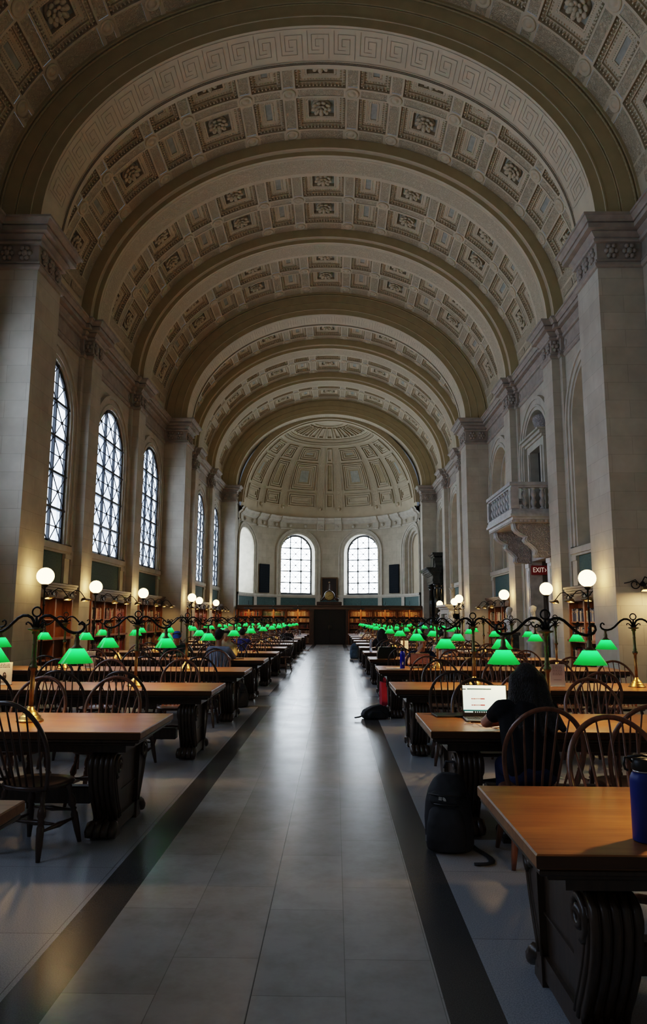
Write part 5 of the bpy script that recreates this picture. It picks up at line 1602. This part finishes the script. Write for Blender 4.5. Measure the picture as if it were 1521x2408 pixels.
# exit sign on the far cheek of the doorway
t = empty('exit_sign', (U(UW+.19),YD+.975,3.22), 0, 'dark red EXIT sign with pale letters inside the marble doorway', 'sign')
mb = MB(); mb.bevbox(-.26,.26,-.06,0,-.15,.15,.01); mb.build('sign_box', mat('dark red sign face', (.10,.012,.012), .5, emis=(.25,.02,.02), estr=.12), t)
def lettering(txt, size, mt, parent, loc, rot, name='lettering', ext=.002, align='CENTER', sx=1):
    cu = bpy.data.curves.new(name, 'FONT'); cu.body = txt; cu.size = size; cu.extrude = ext; cu.align_x = align; cu.align_y = 'CENTER'
    o = bpy.data.objects.new('fuse_txt', cu); COL.objects.link(o)
    dg = bpy.context.evaluated_depsgraph_get(); me = bpy.data.meshes.new_from_object(o.evaluated_get(dg), depsgraph=dg); me.name = name
    bpy.data.objects.remove(o)
    me.materials.clear(); me.materials.append(mt)
    return inst(name, me, parent, loc, rot, (sx,1,1))
M['letter'] = mat('pale sign lettering', (.75,.68,.58), .5, emis=(.9,.75,.6), estr=.5)
lettering('EXIT', .22, M['letter'], t, (-.03,-.063,0), (PI/2,0,0), sx=.82)
mb = MB(); mb.prism([(.185,.055),(.225,0),(.185,-.055),(.172,-.045),(.205,0),(.172,.045)], 'y', -.064, -.06); mb.build('arrow', M['letter'], t)
# wall-side marble busts on plinths
def bust(loc, rz, label, plinth='square', s=1.0):
    zp = 1.22
    t = empty('plinth', loc, 0, ('square dark' if plinth == 'square' else 'round pale')+' marble plinth under the '+label[1], 'plinth')
    mb = MB()
    if plinth == 'square':
        mb.bevbox(-.26,.26,-.26,.26,0,.12,.01); mb.bevbox(-.21,.21,-.21,.21,.121,zp-.10,.01); mb.bevbox(-.25,.25,-.25,.25,zp-.099,zp,.015)
        mb.build('shaft', M['plinth'], t)
    else:
        mb.lathe([(.29,0),(.29,.08),(.24,.12),(.22,.2),(.20,.24),(.20,.95),(.23,1.0),(.21,1.04),(.27,1.10),(.29,1.16),(.29,zp)], 24); mb.build('shaft', M['grey_marble'], t)
    b = empty('bust', (loc[0],loc[1],zp+.001), rz, label[0], 'bust')
    mb = MB(); mb.lathe([(.13,0),(.13,.03),(.09,.05),(.07,.09),(.09,.13),(.12,.14)], 18); mb.build('socle', M['white_marble'], b)
    mb = MB(); hc = Vector((0,.04,.66))
    head(mb, hc, 0, .05, 1.08); mb.sph(hc+Vector((0,-.02,.05)), .105, 14, 10, 0, .9, 1.05, .95)
    for q in range(10): a = 2*PI*q/10; mb.sph(hc+Vector((.075*cos(a),-.03+.06*sin(a),.085)), .034, 8, 6)
    capsule(mb, (0,0,.42), hc+Vector((0,-.02,-.05)), .068, .062); capsule(mb, (-.19,-.01,.36), (.19,-.01,.36), .085, .085); capsule(mb, (0,.02,.34), (0,.0,.17), .14, .08)
    capsule(mb, (-.15,.02,.33), (-.05,.03,.15), .09, .06); capsule(mb, (.15,.02,.33), (.05,.03,.15), .09, .06)
    for x0,z0,x1,z1 in ((-.2,.42,.12,.22),(-.15,.44,.16,.28),(-.22,.36,.06,.18),(.2,.42,.1,.2)): capsule(mb, (x0,.07,z0), (x1,.13,z1), .022, .018)
    inst('figure', fuse(mb, 'figure', M['white_marble'], .011, 2), b)
bust((5.62,23.05,0), PI*.62, ('white marble bust on a dark square plinth at the far side of the doorway','bust on the far side of the doorway'))
bust((5.70,20.62,0), PI*.75, ('white marble bust on a round plinth at the near side of the doorway','bust on the near side of the doorway'), 'round')
bust((5.78,39.35,0), PI*.6, ('small distant marble bust beyond the pale fireplace','bust beyond the pale fireplace'))
bust((5.80,35.55,0), PI*.6, ('small distant marble bust in front of the pale fireplace','bust in front of the pale fireplace'), 'round')
# pale stone fireplace
YM = PIERY[2]+BAYS[1]
t = empty('fireplace', (U(UW-.14),YM,0), 0, 'pale stone fireplace with a projecting shelf on the distant right wall', 'fireplace')
mb = MB()
for q in (-1,1): a, b = sorted((q*1.0,q*1.45)); mb.box(-.50,-.001,a,b,0,1.9); mb.box(-.54,-.001,a-.03,b+.03,0,.2); mb.box(-.62,-.001,a,b,1.6,1.9)
mb.box(-.46,-.001,-1.0,1.0,1.45,1.9); mb.build('surround', M['smooth_stone'], t)
mb = MB(); mb.box(-.60,-.001,-1.5,1.5,1.901,2.15); mb.box(-.68,-.001,-1.58,1.58,2.15,2.25); mb.box(-.80,-.001,-1.66,1.66,2.25,2.36); mb.build('shelf', M['smooth_stone'], t)
mb = MB(); mb.box(-.05,-.001,-1.0,1.0,0,1.44); mb.build('firebox', M['strip_shade'], t)
# carved figure standing on the shelf
t = empty('statuette', (U(UW-.42),YM-.9,2.435), PI*.5, 'carved pale statuette standing on the shelf of the distant fireplace', 'statuette')
mb = MB(); capsule(mb, (0,0,.08), (0,.02,.45), .15, .13); capsule(mb, (0,.02,.45), (.03,0,.72), .14, .12); mb.sph((.03,.03,.95), .10, 12, 8, 0, .9, 1, 1.15); capsule(mb, (.03,0,.72), (.03,.02,.9), .07, .055)
capsule(mb, (.15,.02,.75), (.22,.1,.5), .06, .05); capsule(mb, (-.10,.02,.75), (-.20,.1,.58), .06, .05); capsule(mb, (-.2,.1,.58), (-.08,.18,.75), .05, .04); mb.box(-.16,.16,-.14,.16,0,.07)
inst('figure', fuse(mb, 'figure', M['smooth_stone'], .015, 2), t)
# black marble portal
YP = PIERY[2]+BAYS[2]
t = empty('marble_portal', (U(UW-.14),YP,0), 0, 'glossy black marble portal with columns and a heavy cornice on the right wall', 'portal')
mb = MB(); mb.box(-.62,-.001,-1.45,1.45,0,.25)
for q in (-1,1): a, b = sorted((q*.85,q*1.40)); mb.box(-.60,-.001,a,b,.251,.9)
mb.build('base', M['black_marble'], t)
for q in (-1,1):
    for u in (-.44,-.16):
        mb = MB(); mb.lathe([(.19,0),(.19,.04),(.16,.07),(.17,.10),(.145,.13),(.15,.9),(.145,1.8),(.125,2.45),(.14,2.47),(.13,2.5),(.16,2.62),(.20,2.70),(.20,2.76)], 20, (u,q*1.12,.901)); mb.build('column', M['black_marble'], t)
mb = MB()
for z0,z1,o in ((3.662,3.80,0),(3.80,3.95,.03),(3.95,4.15,0.0),(4.15,4.22,.08),(4.22,4.30,.14),(4.30,4.40,.24),(4.40,4.48,.32),(4.48,4.58,.40)): mb.box(-.68-o,-.001,-1.38-o,1.38+o,z0,z1)
mb.build('entablature', M['black_marble'], t)
mb = MB(); mb.prism([(-1.15,4.581),(-1.15,4.75),(-.95,4.95),(-.78,5.3),(.78,5.3),(.95,4.95),(1.15,4.75),(1.15,4.581)], 'x', -.50, -.001); mb.box(-.56,-.001,-.86,.86,5.3,5.42); mb.box(-.62,-.001,-.92,.92,5.42,5.52); mb.box(-.54,-.50,-.6,.6,4.7,5.2); mb.build('attic', M['black_marble'], t)
mb = MB(); mb.box(-.10,-.001,-.84,.84,.251,3.66); mb.build('door', M['strip_shade'], t)

# ------------------------------------------------------------------ things on and under the tables
TZ = TT+.0015
M['blk'] = mat('black plastic', (.012,.012,.013), .4)
M['nylon'] = mat('black nylon', (.010,.011,.016), .7, noise=.3, nscale=12, bump=.5, bscale=11)
M['paper'] = mat('white paper', (.72,.70,.66), .7)
M['ink'] = mat('grey print', (.18,.17,.17), .8)
M['inkb'] = mat('black print', (.02,.02,.02), .6)
def screen(name, c, s): return glow(name, c, s)
M['scr'] = screen('lit white page', (.72,.92,.86), 1.25); M['scr_dark'] = screen('dark page header', (.05,.09,.10), .8); M['scr_red'] = screen('dark red page bar', (.30,.03,.03), .9)
M['scr_text'] = screen('faint page text', (.60,.66,.62), .9); M['scr_bar'] = screen('teal taskbar', (.02,.12,.13), .8); M['scr_black'] = screen('black taskbar', (.01,.012,.014), .5)
# laptop in front of the woman
t = empty('laptop', (1.265,5.96,TZ), -.04, 'open black laptop with a lit white page, in front of the long-haired woman', 'laptop')
mb = MB(); mb.bevbox(-.19,.19,-.02,.23,.0,.016,.004); mb.build('keyboard_base', M['blk'], t)
mb = MB()
for r in range(5):
    for c in range(14): mb.box(-.17+c*.0243,-.17+c*.0243+.020,.05+r*.033,.05+r*.033+.026,.0162,.0182)
mb.build('keys', M['nylon'], t)
lid = empty('lid', (0,.235,.016)); lid.parent = t; lid.rotation_euler = (rad(-8),0,0)
mb = MB(); mb.bevbox(-.19,.19,0,.008,0,.262,.003); l_ = mb.build('lid', M['blk'], t); bpy.data.objects.remove(lid); l_.location = (0,.235,.016); l_.rotation_euler = (rad(-8),0,0)
mb = MB()
q = lambda x0,x1,z0,z1,m,d=0: mb.quad((x0,-.001-d,z0),(x1,-.001-d,z0),(x1,-.001-d,z1),(x0,-.001-d,z1),m)
X0, X1, Z0_, Z1_ = -.182, .182, .028, .255
q(X0,X1,Z0_,Z1_,0); q(X0,-.155,Z1_-.035,Z1_-.027,5,.0004); q(-.145,.06,Z1_-.035,Z1_-.025,1,.0004); q(.068,.069,Z0_+.03,Z1_-.02,3,.0004)
random.seed(8)
for i in range(9):
    for zc in (.205,): pass
for z in (.212,.204,.196,.184,.176,.166,.158,.128,.120,.114,.104):
    x = -.11
    while x < .0:
        w_ = random.uniform(.012,.04); q(x,min(x+w_,.0),z,z+.0022,3,.0004); x += w_+.006
for z in (.140,.088): q(-.112,.002,z,z+.009,2,.0004); q(-.105,-.09,z+.003,z+.006,3,.0008); q(-.083,-.035,z+.003,z+.006,3,.0008)
q(X0,X1,Z0_+.016,Z0_+.026,4,.0004); q(X0,X1,Z0_,Z0_+.016,5,.0004); q(X0+.01,X0+.08,Z0_+.004,Z0_+.012,0,.0008)
for i in range(9): q(-.085+i*.018,-.085+i*.018+.007,Z0_+.004,Z0_+.011,0,.0008)
mb.build('screen', [M['scr'],M['scr_dark'],M['scr_red'],M['scr_text'],M['scr_bar'],M['scr_black']], l_)
mb = MB(); mb.bevbox(-.16,.16,-.11,.11,0,.012,.003); o = mb.build('second_laptop', M['blk']); o.location = (1.02,6.36,TZ); o.rotation_euler = (0,0,.1)
tag(o, 'thin closed black notebook computer lying behind the open laptop', 'laptop')
# cables
def cable(name, pts, r, mt, label):
    P_ = [Vector(p) for p in pts]; out = []
    for i in range(len(P_)-1):
        p0, p1, p2, p3 = P_[max(0,i-1)], P_[i], P_[i+1], P_[min(len(P_)-1,i+2)]
        for s in range(6):
            f = s/6; out.append(.5*((2*p1)+(p2-p0)*f+(2*p0-5*p1+4*p2-p3)*f*f+(3*p1-p0-3*p2+p3)*f**3))
    out.append(P_[-1])
    mb = MB(); mb.tube(out, r, 6); return tag(mb.build(name, mt), label, 'cable')
z = TZ+.004
cable('earphone_cable', [(1.10,5.93,z),(1.055,5.90,z),(1.04,5.86,z),(1.085,5.82,z),(1.10,5.78,z+.012),(1.14,5.76,z),(1.15,5.71,z),(1.19,5.68,z+.01),(1.215,5.62,z),(1.25,5.55,z)], .0028, mat('white cable', (.65,.6,.6), .5), 'white earphone cable looping on the table left of the laptop')
cable('charger_cable', [(1.47,5.95,z),(1.56,5.86,z),(1.62,5.90,z),(1.66,5.80,z),(1.60,5.73,z),(1.68,5.68,z),(1.74,5.74,z),(1.70,5.82,z),(1.63,5.76,z+.012),(1.66,5.60,z),(1.62,5.50,z)], .003, M['blk'], 'thin black cable tangled on the table right of the woman')
mb = MB(); mb.bevbox(-.10,.10,-.07,.07,0,.006,.002); o = mb.build('notebook', M['paper']); o.location = (1.30,5.75,TZ); o.rotation_euler = (0,0,.3); tag(o, 'small white notepad under the woman’s forearm on the table', 'notebook')
# blue flask at the frame's edge
t = empty('water_bottle', (1.185,2.86,TZ), 0, 'matt blue steel flask with a black loop lid on the closest table', 'bottle'); t.scale = (1.06,1.06,1.06)
mb = MB(); mb.lathe([(.043,0),(.0455,.004),(.0455,.205),(.044,.218),(.037,.232),(.0335,.236)], 32); mb.build('flask_body', mat('matt blue enamel', (.010,.036,.22), .42, spec=.4), t)
mb = MB(); mb.lathe([(.033,.236),(.033,.244)], 28); mb.build('steel_neck', mat('bare steel', (.6,.6,.62), .25, metal=1), t)
mb = MB(); mb.lathe([(.036,.2445),(.037,.247),(.037,.276),(.030,.285),(0,.286)], 28)
mb.tube([(-.034,0,.27),(-.05,0,.288),(-.062,0,.286),(-.066,0,.262),(-.062,0,.246),(-.052,0,.242)], .0045, 6); mb.tube([(-.05,0,.288),(0,0,.295),(.05,0,.286)], .0055, 6); mb.build('lid', M['blk'], t)
def bottle(loc, label, c, rough=.25, h=.26, r=.036, loop=True, trans=False):
    t = empty('water_bottle', loc, 0, label, 'bottle')
    m = mat('bottle '+label[:18], c, rough)
    if trans: m.node_tree.nodes['Principled BSDF'].inputs['Transmission Weight'].default_value = .6
    mb = MB(); mb.lathe([(r*.9,0),(r,.006),(r,h*.70),(r*.85,h*.80),(r*.5,h*.86)], 18); mb.build('flask_body', m, t)
    mb = MB(); mb.lathe([(r*.55,h*.861),(r*.6,h*.87),(r*.6,h*.95),(r*.4,h)], 14)
    if loop: mb.tube([(r*.5,0,h*.9),(r*.8,0,h*1.02),(r*.3,0,h*1.12),(-r*.3,0,h*1.05)], .005, 6)
    mb.build('lid', M['blk'] if loop else m, t)
    if loop: mb = MB(); mb.prism([(-.012,.07),(.012,.07),(.018,.12),(.004,.10),(-.006,.125)], 'y', -r-.001, -r+.004); mb.build('printed_mark', M['paper'], t)
    return t
bottle((1.14,12.22,TZ), 'blue translucent sports bottle beside the navy-shirted man’s laptop', (.008,.02,.42), .2, .34, .042)
bottle((.90,18.1,TZ), 'tall pale clear bottle near the aisle on the sixth right table', (.55,.62,.78), .15, .32, .036, False, True)
bottle((-1.72,34.9,TZ), 'small clear water bottle on a distant left table', (.6,.65,.75), .15, .25, .032, False, True)
mb = MB(); mb.bevbox(-.15,.15,-.11,.11,0,.005,.001,0); mb.box(-.03,.03,-.02,.03,.005,.006,1); o = mb.build('paper_pad', [M['paper'], mat('red print', (.45,.04,.04), .6)]); o.location = (1.02,12.28,TZ); tag(o, 'white printed leaflet beneath the blue sports bottle', 'paper')
# laptop of the man in navy, lid toward the camera
t = empty('laptop', (1.46,12.44,TZ), PI, 'laptop with pale printed lid seen from behind, in front of the man in navy', 'laptop')
mb = MB(); mb.bevbox(-.17,.17,-.24,.0,0,.016,.004); mb.build('keyboard_base', M['blk'], t)
mb = MB(); mb.bevbox(-.175,.175,0,.008,0,.24,.003,0); l_ = mb.build('lid', [M['blk']], t); l_.location = (0,.004,.018); l_.rotation_euler = (rad(-12),0,0)
mb = MB(); mb.box(-.16,.16,.0085,.0095,.05,.23,0)
for x in (-.14,-.05,.03):
    for i in range(7): mb.box(x,x+random.uniform(.03,.06),.0095,.010,.075+i*.02,.081+i*.02,1)
mb.box(-.145,-.06,.0095,.010,.212,.222,1)
mb.build('printed_cover', [mat('pale pink lid cover', (.42,.29,.27), .5), mat('red lid print', (.30,.05,.05), .5)], l_)
# shirt lettering is too small to read: three faint red lines of print
mb = MB()
for i in range(3):
    x = -.11
    while x < .10: w_ = random.uniform(.012,.03); mb.box(x, x+w_, 0, .003, -i*.026, .016-i*.026); x += w_+.006
o = mb.build('shirt_print', mat('red shirt print', (.30,.04,.05), .7))
for p in [o for o in COL.objects if o.name.startswith('person') and 'navy T-shirt' in o.get('label','')]:
    o.parent = p; o.location = (0,.225,.94); o.rotation_euler = (rad(18),0,PI)
# bags
def wob(mb, amp, seed):
    rnd = random.Random(seed)
    ph = [rnd.uniform(0,6) for _ in range(6)]
    mb.v = [(x+amp*sin(9*z+ph[0]+6*y), y+amp*sin(11*x+ph[1]+5*z), z+amp*.6*sin(10*x+ph[2]+7*y)) for x,y,z in mb.v]
def backpack(loc, rz, label, m, s=1.0, emblem=False, tilt=0):
    t = empty('backpack', loc, rz, label, 'backpack')
    def loft(prof, nm, sd, amp, vx):
        mb = MB(); rows = []
        for z, w, d, yo in prof:
            row = []
            for i in range(25):
                a = 2*PI*i/24; ca, sa = cos(a), sin(a)
                row.append((s*w*math.copysign(abs(ca)**.7,ca), s*(yo+d*math.copysign(abs(sa)**.7,sa)), s*z))
            rows.append(row)
        mb.grid(rows, 0, True); n = 25
        mb.add(rows[0][:-1], [tuple(range(24))]); mb.add(rows[-1][:-1], [tuple(range(24))])
        wob(mb, amp*s, sd); mb.v = [(x,y,max(.003,z)) for x,y,z in mb.v]
        inst(nm, fuse(mb, nm, m, vx, 3), t)
    loft(((0,.135,.10,0),(.02,.158,.12,0),(.10,.165,.13,0),(.20,.163,.13,.005),(.30,.15,.125,.012),(.38,.13,.11,.022),(.44,.10,.085,.034),(.475,.06,.05,.045)), 'pack_body', 3, .007, .014)
    loft(((.015,.10,.05,-.10),(.03,.13,.075,-.10),(.10,.135,.085,-.10),(.19,.128,.082,-.095),(.26,.11,.065,-.085),(.30,.085,.04,-.075)), 'front_pocket', 8, .006, .013)
    loft(((.29,.10,.05,-.065),(.32,.115,.065,-.065),(.37,.11,.06,-.05),(.405,.085,.04,-.03)), 'top_pocket', 5, .005, .013)
    for k, (z, w) in enumerate(((.35,.11),(.29,.10))):
        mb = MB(); mb.tube([(s*w*1.15*cos(a), s*(-.02-.125*sin(a)), s*(z+.02*sin(a))) for a in [PI*i/12 for i in range(13)]], .006*s, 5); mb.build('zip', M['blk'], t)
    for sx in (-1,1):
        mb = MB(); mb.tube([(s*sx*.07,s*.10,s*.42),(s*sx*.09,s*.17,s*.30),(s*sx*.10,s*.15,s*.14),(s*sx*.13,s*.10,s*.05)], .018*s, 6, sq=.4); mb.build('shoulder_strap', m, t)
    mb = MB(); mb.tube([(-.04*s,.08*s,.50*s),(-.03*s,.09*s,.545*s),(.03*s,.09*s,.545*s),(.04*s,.08*s,.50*s)], .009*s, 6); mb.build('grab_loop', m, t)
    if emblem:
        mb = MB()
        for k in range(3):
            r0, r1 = .010+.009*k, .016+.009*k
            mb.prism([(r0*cos(PI/2*i/6),r0*sin(PI/2*i/6)) for i in range(7)]+[(r1*cos(PI/2*i/6),r1*sin(PI/2*i/6)) for i in range(6,-1,-1)], 'y', 0, .002)
        for k in range(3): mb.box(-.040, -.008, 0, .002, .003+k*.011, .009+k*.011)
        e = mb.build('white_emblem', M['paper'], t); e.scale = (.72,1,.72); e.location = (-.01*s,-.142*s,.335*s); e.rotation_euler = (rad(-10),rad(4),0)
        mb = MB(); mb.box(-.012,.012,0,.002,-.02,.02); e = mb.build('pocket_tag', M['ink'], t); e.location = (-.12*s,-.145*s,.09*s); e.rotation_euler = (0,0,rad(-35))
    return t
PACK = backpack((.82,5.37,0), -.35, 'black nylon backpack with a small white emblem on the floor against a table foot', M['nylon'], 1.06, True)
mb = MB(); mb.tube([(.95,5.42,.04),(1.0,5.33,.012),(1.04,5.24,.008),(1.062,5.16,.008),(1.064,5.09,.008),(1.05,5.04,.010),(1.02,5.015,.013),(.98,5.01,.012),(.93,5.015,.010)], .022, 6, sq=.3)
o = mb.build('loose_strap', M['nylon']); bpy.context.view_layer.update(); o.parent = PACK; o.matrix_parent_inverse = PACK.matrix_world.inverted()
t = empty('shoulder_bag', (.66,11.98,0), .2, 'black bag lying by the third right table foot with its strap reaching into the aisle', 'bag')
mb = MB(); mb.prism([(-.19,.0),(.20,.0),(.23,.07),(.20,.16),(.08,.235),(-.06,.20),(-.19,.13),(-.22,.06)], 'y', -.11, .11); mb.prism([(-.12,.02),(.13,.02),(.15,.09),(.08,.14),(-.08,.13),(-.14,.08)], 'y', -.15, -.10); wob(mb,.014,6); mb.v = [(x,y,max(.004,z)) for x,y,z in mb.v]; inst('bag_body', fuse(mb,'bag_body',M['nylon'],.016,3), t)
mb = MB(); mb.tube([(-.15,-.02,.08),(-.22,-.05,.06),(-.30,-.10,.045),(-.37,-.12,.04)], .026, 6, sq=.4); mb.build('strap', M['nylon'], t)
mb = MB(); mb.tube([(.16,.02,.2),(.24,.05,.12),(.26,.06,.01)], .012, 6); mb.build('carry_handle', M['nylon'], t)
t = empty('tote_bag', (1.02,13.75,0), .15, 'bright red shopping tote with white lettering on the floor beside a table', 'bag')
red = mat('red tote fabric', (.42,.012,.045), .6, noise=.15, nscale=9, bump=.4, bscale=9)
mb = MB(); mb.prism([(-.17,0),(.17,0),(.15,.24),(.17,.42),(.02,.40),(-.15,.44),(-.16,.22)], 'y', -.09, .09); wob(mb, .012, 4); mb.build('bag_body', red, t)
for yy in (-.07,.07):
    mb = MB(); mb.tube([(-.09,yy,.41),(-.08,yy,.50),(-.02,yy,.54),(.05,yy,.50),(.07,yy,.41)], .012, 6, sq=.4); mb.build('carry_handle', red, t)
mb = MB(); random.seed(3)
for i in range(5):
    x = -.04
    while x < .13: w_ = random.uniform(.012,.03); mb.box(x, x+w_, -.112, -.106, .30-i*.055, .335-i*.055); x += w_+.01
mb.build('white_lettering', mat('white bag lettering', (.55,.42,.45), .6), t)
backpack((-1.76,13.42,0), .3, 'black backpack on the floor between the third and fourth left tables', M['nylon'], .92)
backpack((.82,29.72,0), -.2, 'slate blue backpack standing on the floor by a distant right table', mat('slate nylon', (.05,.09,.13), .7, noise=.3, nscale=9), 1.3)
t = empty('handbag', (1.10,15.38,TZ+.004), .1, 'black leather handbag standing on a right table near the aisle', 'bag')
lea = mat('black leather', (.012,.012,.012), .35)
mb = MB(); mb.prism([(-.20,0),(.20,0),(.215,.10),(.185,.235),(-.175,.235),(-.21,.10)], 'y', -.09, .09); wob(mb, .008, 2); mb.build('bag_body', lea, t)
for yy in (-.06,.06):
    mb = MB(); mb.tube([(-.11,yy,.22),(-.10,yy,.30),(0,yy,.335),(.10,yy,.30),(.11,yy,.22)], .009, 6); mb.build('carry_handle', lea, t)
# notice cards in clear stands
def placard(loc, rz, label, lock=False):
    t = empty('notice_card', loc, rz, label, 'sign', 'notice cards on the tables')
    mb = MB(); mb.bevbox(-.085,.085,-.04,.04,0,.006,.002); mb.build('stand', mat('clear stand', (.5,.5,.52), .2), t)
    mb = MB(); mb.bevbox(-.095,.095,-.003,.003,.0065,.275,.001); c = mb.build('card', M['paper'], t)
    mb = MB(); rnd = random.Random(2)
    for i in range(3 if lock else 7):
        x = -.06
        while x < .055: w_ = rnd.uniform(.012,.03); mb.box(x, min(x+w_,.06), -.0045, -.003, .25-i*.018, .256-i*.018); x += w_+.006
    mb.build('print', M['ink'], c)
    mb = MB()
    if lock:
        mb.box(-.022,.022,-.005,-.003,.075,.115); mb.tube([(.015*cos(PI*i/10),-.004,.115+.03*sin(PI*i/10)+.005) for i in range(11)], .004, 5)
        for i in range(2): mb.box(-.06,.05,-.0045,-.003,.04-i*.014,.044-i*.014)
    else: mb.box(-.05,.05,-.0045,-.003,.08,.083)
    mb.build('padlock_print' if lock else 'ruled_line', M['inkb'], c)
for loc, lock, lab in (((-4.10,8.9,TZ),True,'white notice card with a black padlock picture on the third left table'),((-4.06,11.85,TZ),True,'white notice card with a padlock picture on the fourth left table'),((-3.97,17.85,TZ),False,'white notice card on the sixth left table'),
        ((2.80,9.15,TZ),False,'pale notice card behind the long-haired woman’s lamp, third right table'),((2.20,15.5,TZ),False,'white notice card on the fifth right table'),((1.80,18.66,TZ),False,'white notice card on the sixth right table'),((1.46,21.45,TZ),False,'white notice card on the seventh right table')):
    placard(loc, 0, lab, lock)
# open books
def open_book(loc, rz, label, s=1):
    t = empty('open_book', loc, rz, label, 'book')
    mb = MB(); n = 8
    for sx in (-1,1):
        row = [(sx*.20*i/n*s, .022+.020*sin(PI*min(1,i/n*1.05))) for i in range(n+1)]
        mb.grid([[(x,-.14*s,z) for x,z in row],[(x,.14*s,z) for x,z in row]], 0)
        mb.grid([[(x,-.14*s,0.004) for x,z in row],[(x,-.14*s,z) for x,z in row]], 0); mb.grid([[(x,.14*s,0.004) for x,z in row],[(x,.14*s,z) for x,z in row]], 0)
        mb.quad((sx*.2*s,-.14*s,.004),(sx*.2*s,.14*s,.004),(sx*.2*s,.14*s,.022),(sx*.2*s,-.14*s,.022))
    mb.build('pages', M['paper'], t)
    mb = MB(); mb.box(-.21*s,.21*s,-.15*s,.15*s,0,.0035); mb.build('cover', BK['maroon'], t)
open_book((3.32,18.4,TZ), .1, 'large open white book under a lamp on the sixth right table', 1.3)
open_book((-1.66,29.95,TZ), 0, 'open white book on a distant left table near the aisle', 1.3)
for loc, rz, lab, k in (((-2.0,14.75,TZ),.3,'dark closed book lying on the fifth left table near the aisle','black'),((-2.15,18.0,TZ),-.3,'dark closed book on the sixth left table','maroon'),((2.12,21.4,TZ),.4,'brown closed book on the seventh right table','brown')):
    mb = MB(); mb.bevbox(-.12,.12,-.09,.09,0,.03,.004,0); mb.box(-.115,.121,-.0905,-.085,.004,.026,1); o = mb.build('closed_book', [BK[k], BK['cream']]); o.location = loc; o.rotation_euler = (0,0,rz); tag(o, lab, 'book')
place_chair(-1.62, 22.15, PI*.9, 'Windsor chair pulled out toward the aisle behind the seventh left table', 'chair_dark', 1)

# ------------------------------------------------------------------ light and render look
w = bpy.data.worlds.new('world'); SC.world = w; w.use_nodes = True
w.node_tree.nodes['Background'].inputs[0].default_value = (.30,.36,.45,1); w.node_tree.nodes['Background'].inputs[1].default_value = .3
SC.view_settings.view_transform = 'Filmic'; SC.view_settings.look = 'Medium High Contrast'; SC.view_settings.exposure = .03; SC.view_settings.gamma = 1
cy = SC.cycles
cy.use_denoising = True
try: cy.denoiser = 'OPENIMAGEDENOISE'
except Exception: pass
cy.max_bounces = 5; cy.diffuse_bounces = 3; cy.glossy_bounces = 2; cy.transmission_bounces = 2; cy.transparent_max_bounces = 4
cy.caustics_reflective = False; cy.caustics_refractive = False
cy.use_light_tree = True
cy.sample_clamp_indirect = 4; cy.sample_clamp_direct = 0
cy.use_adaptive_sampling = True; cy.adaptive_threshold = .12; cy.adaptive_min_samples = 16
bpy.context.view_layer.update()
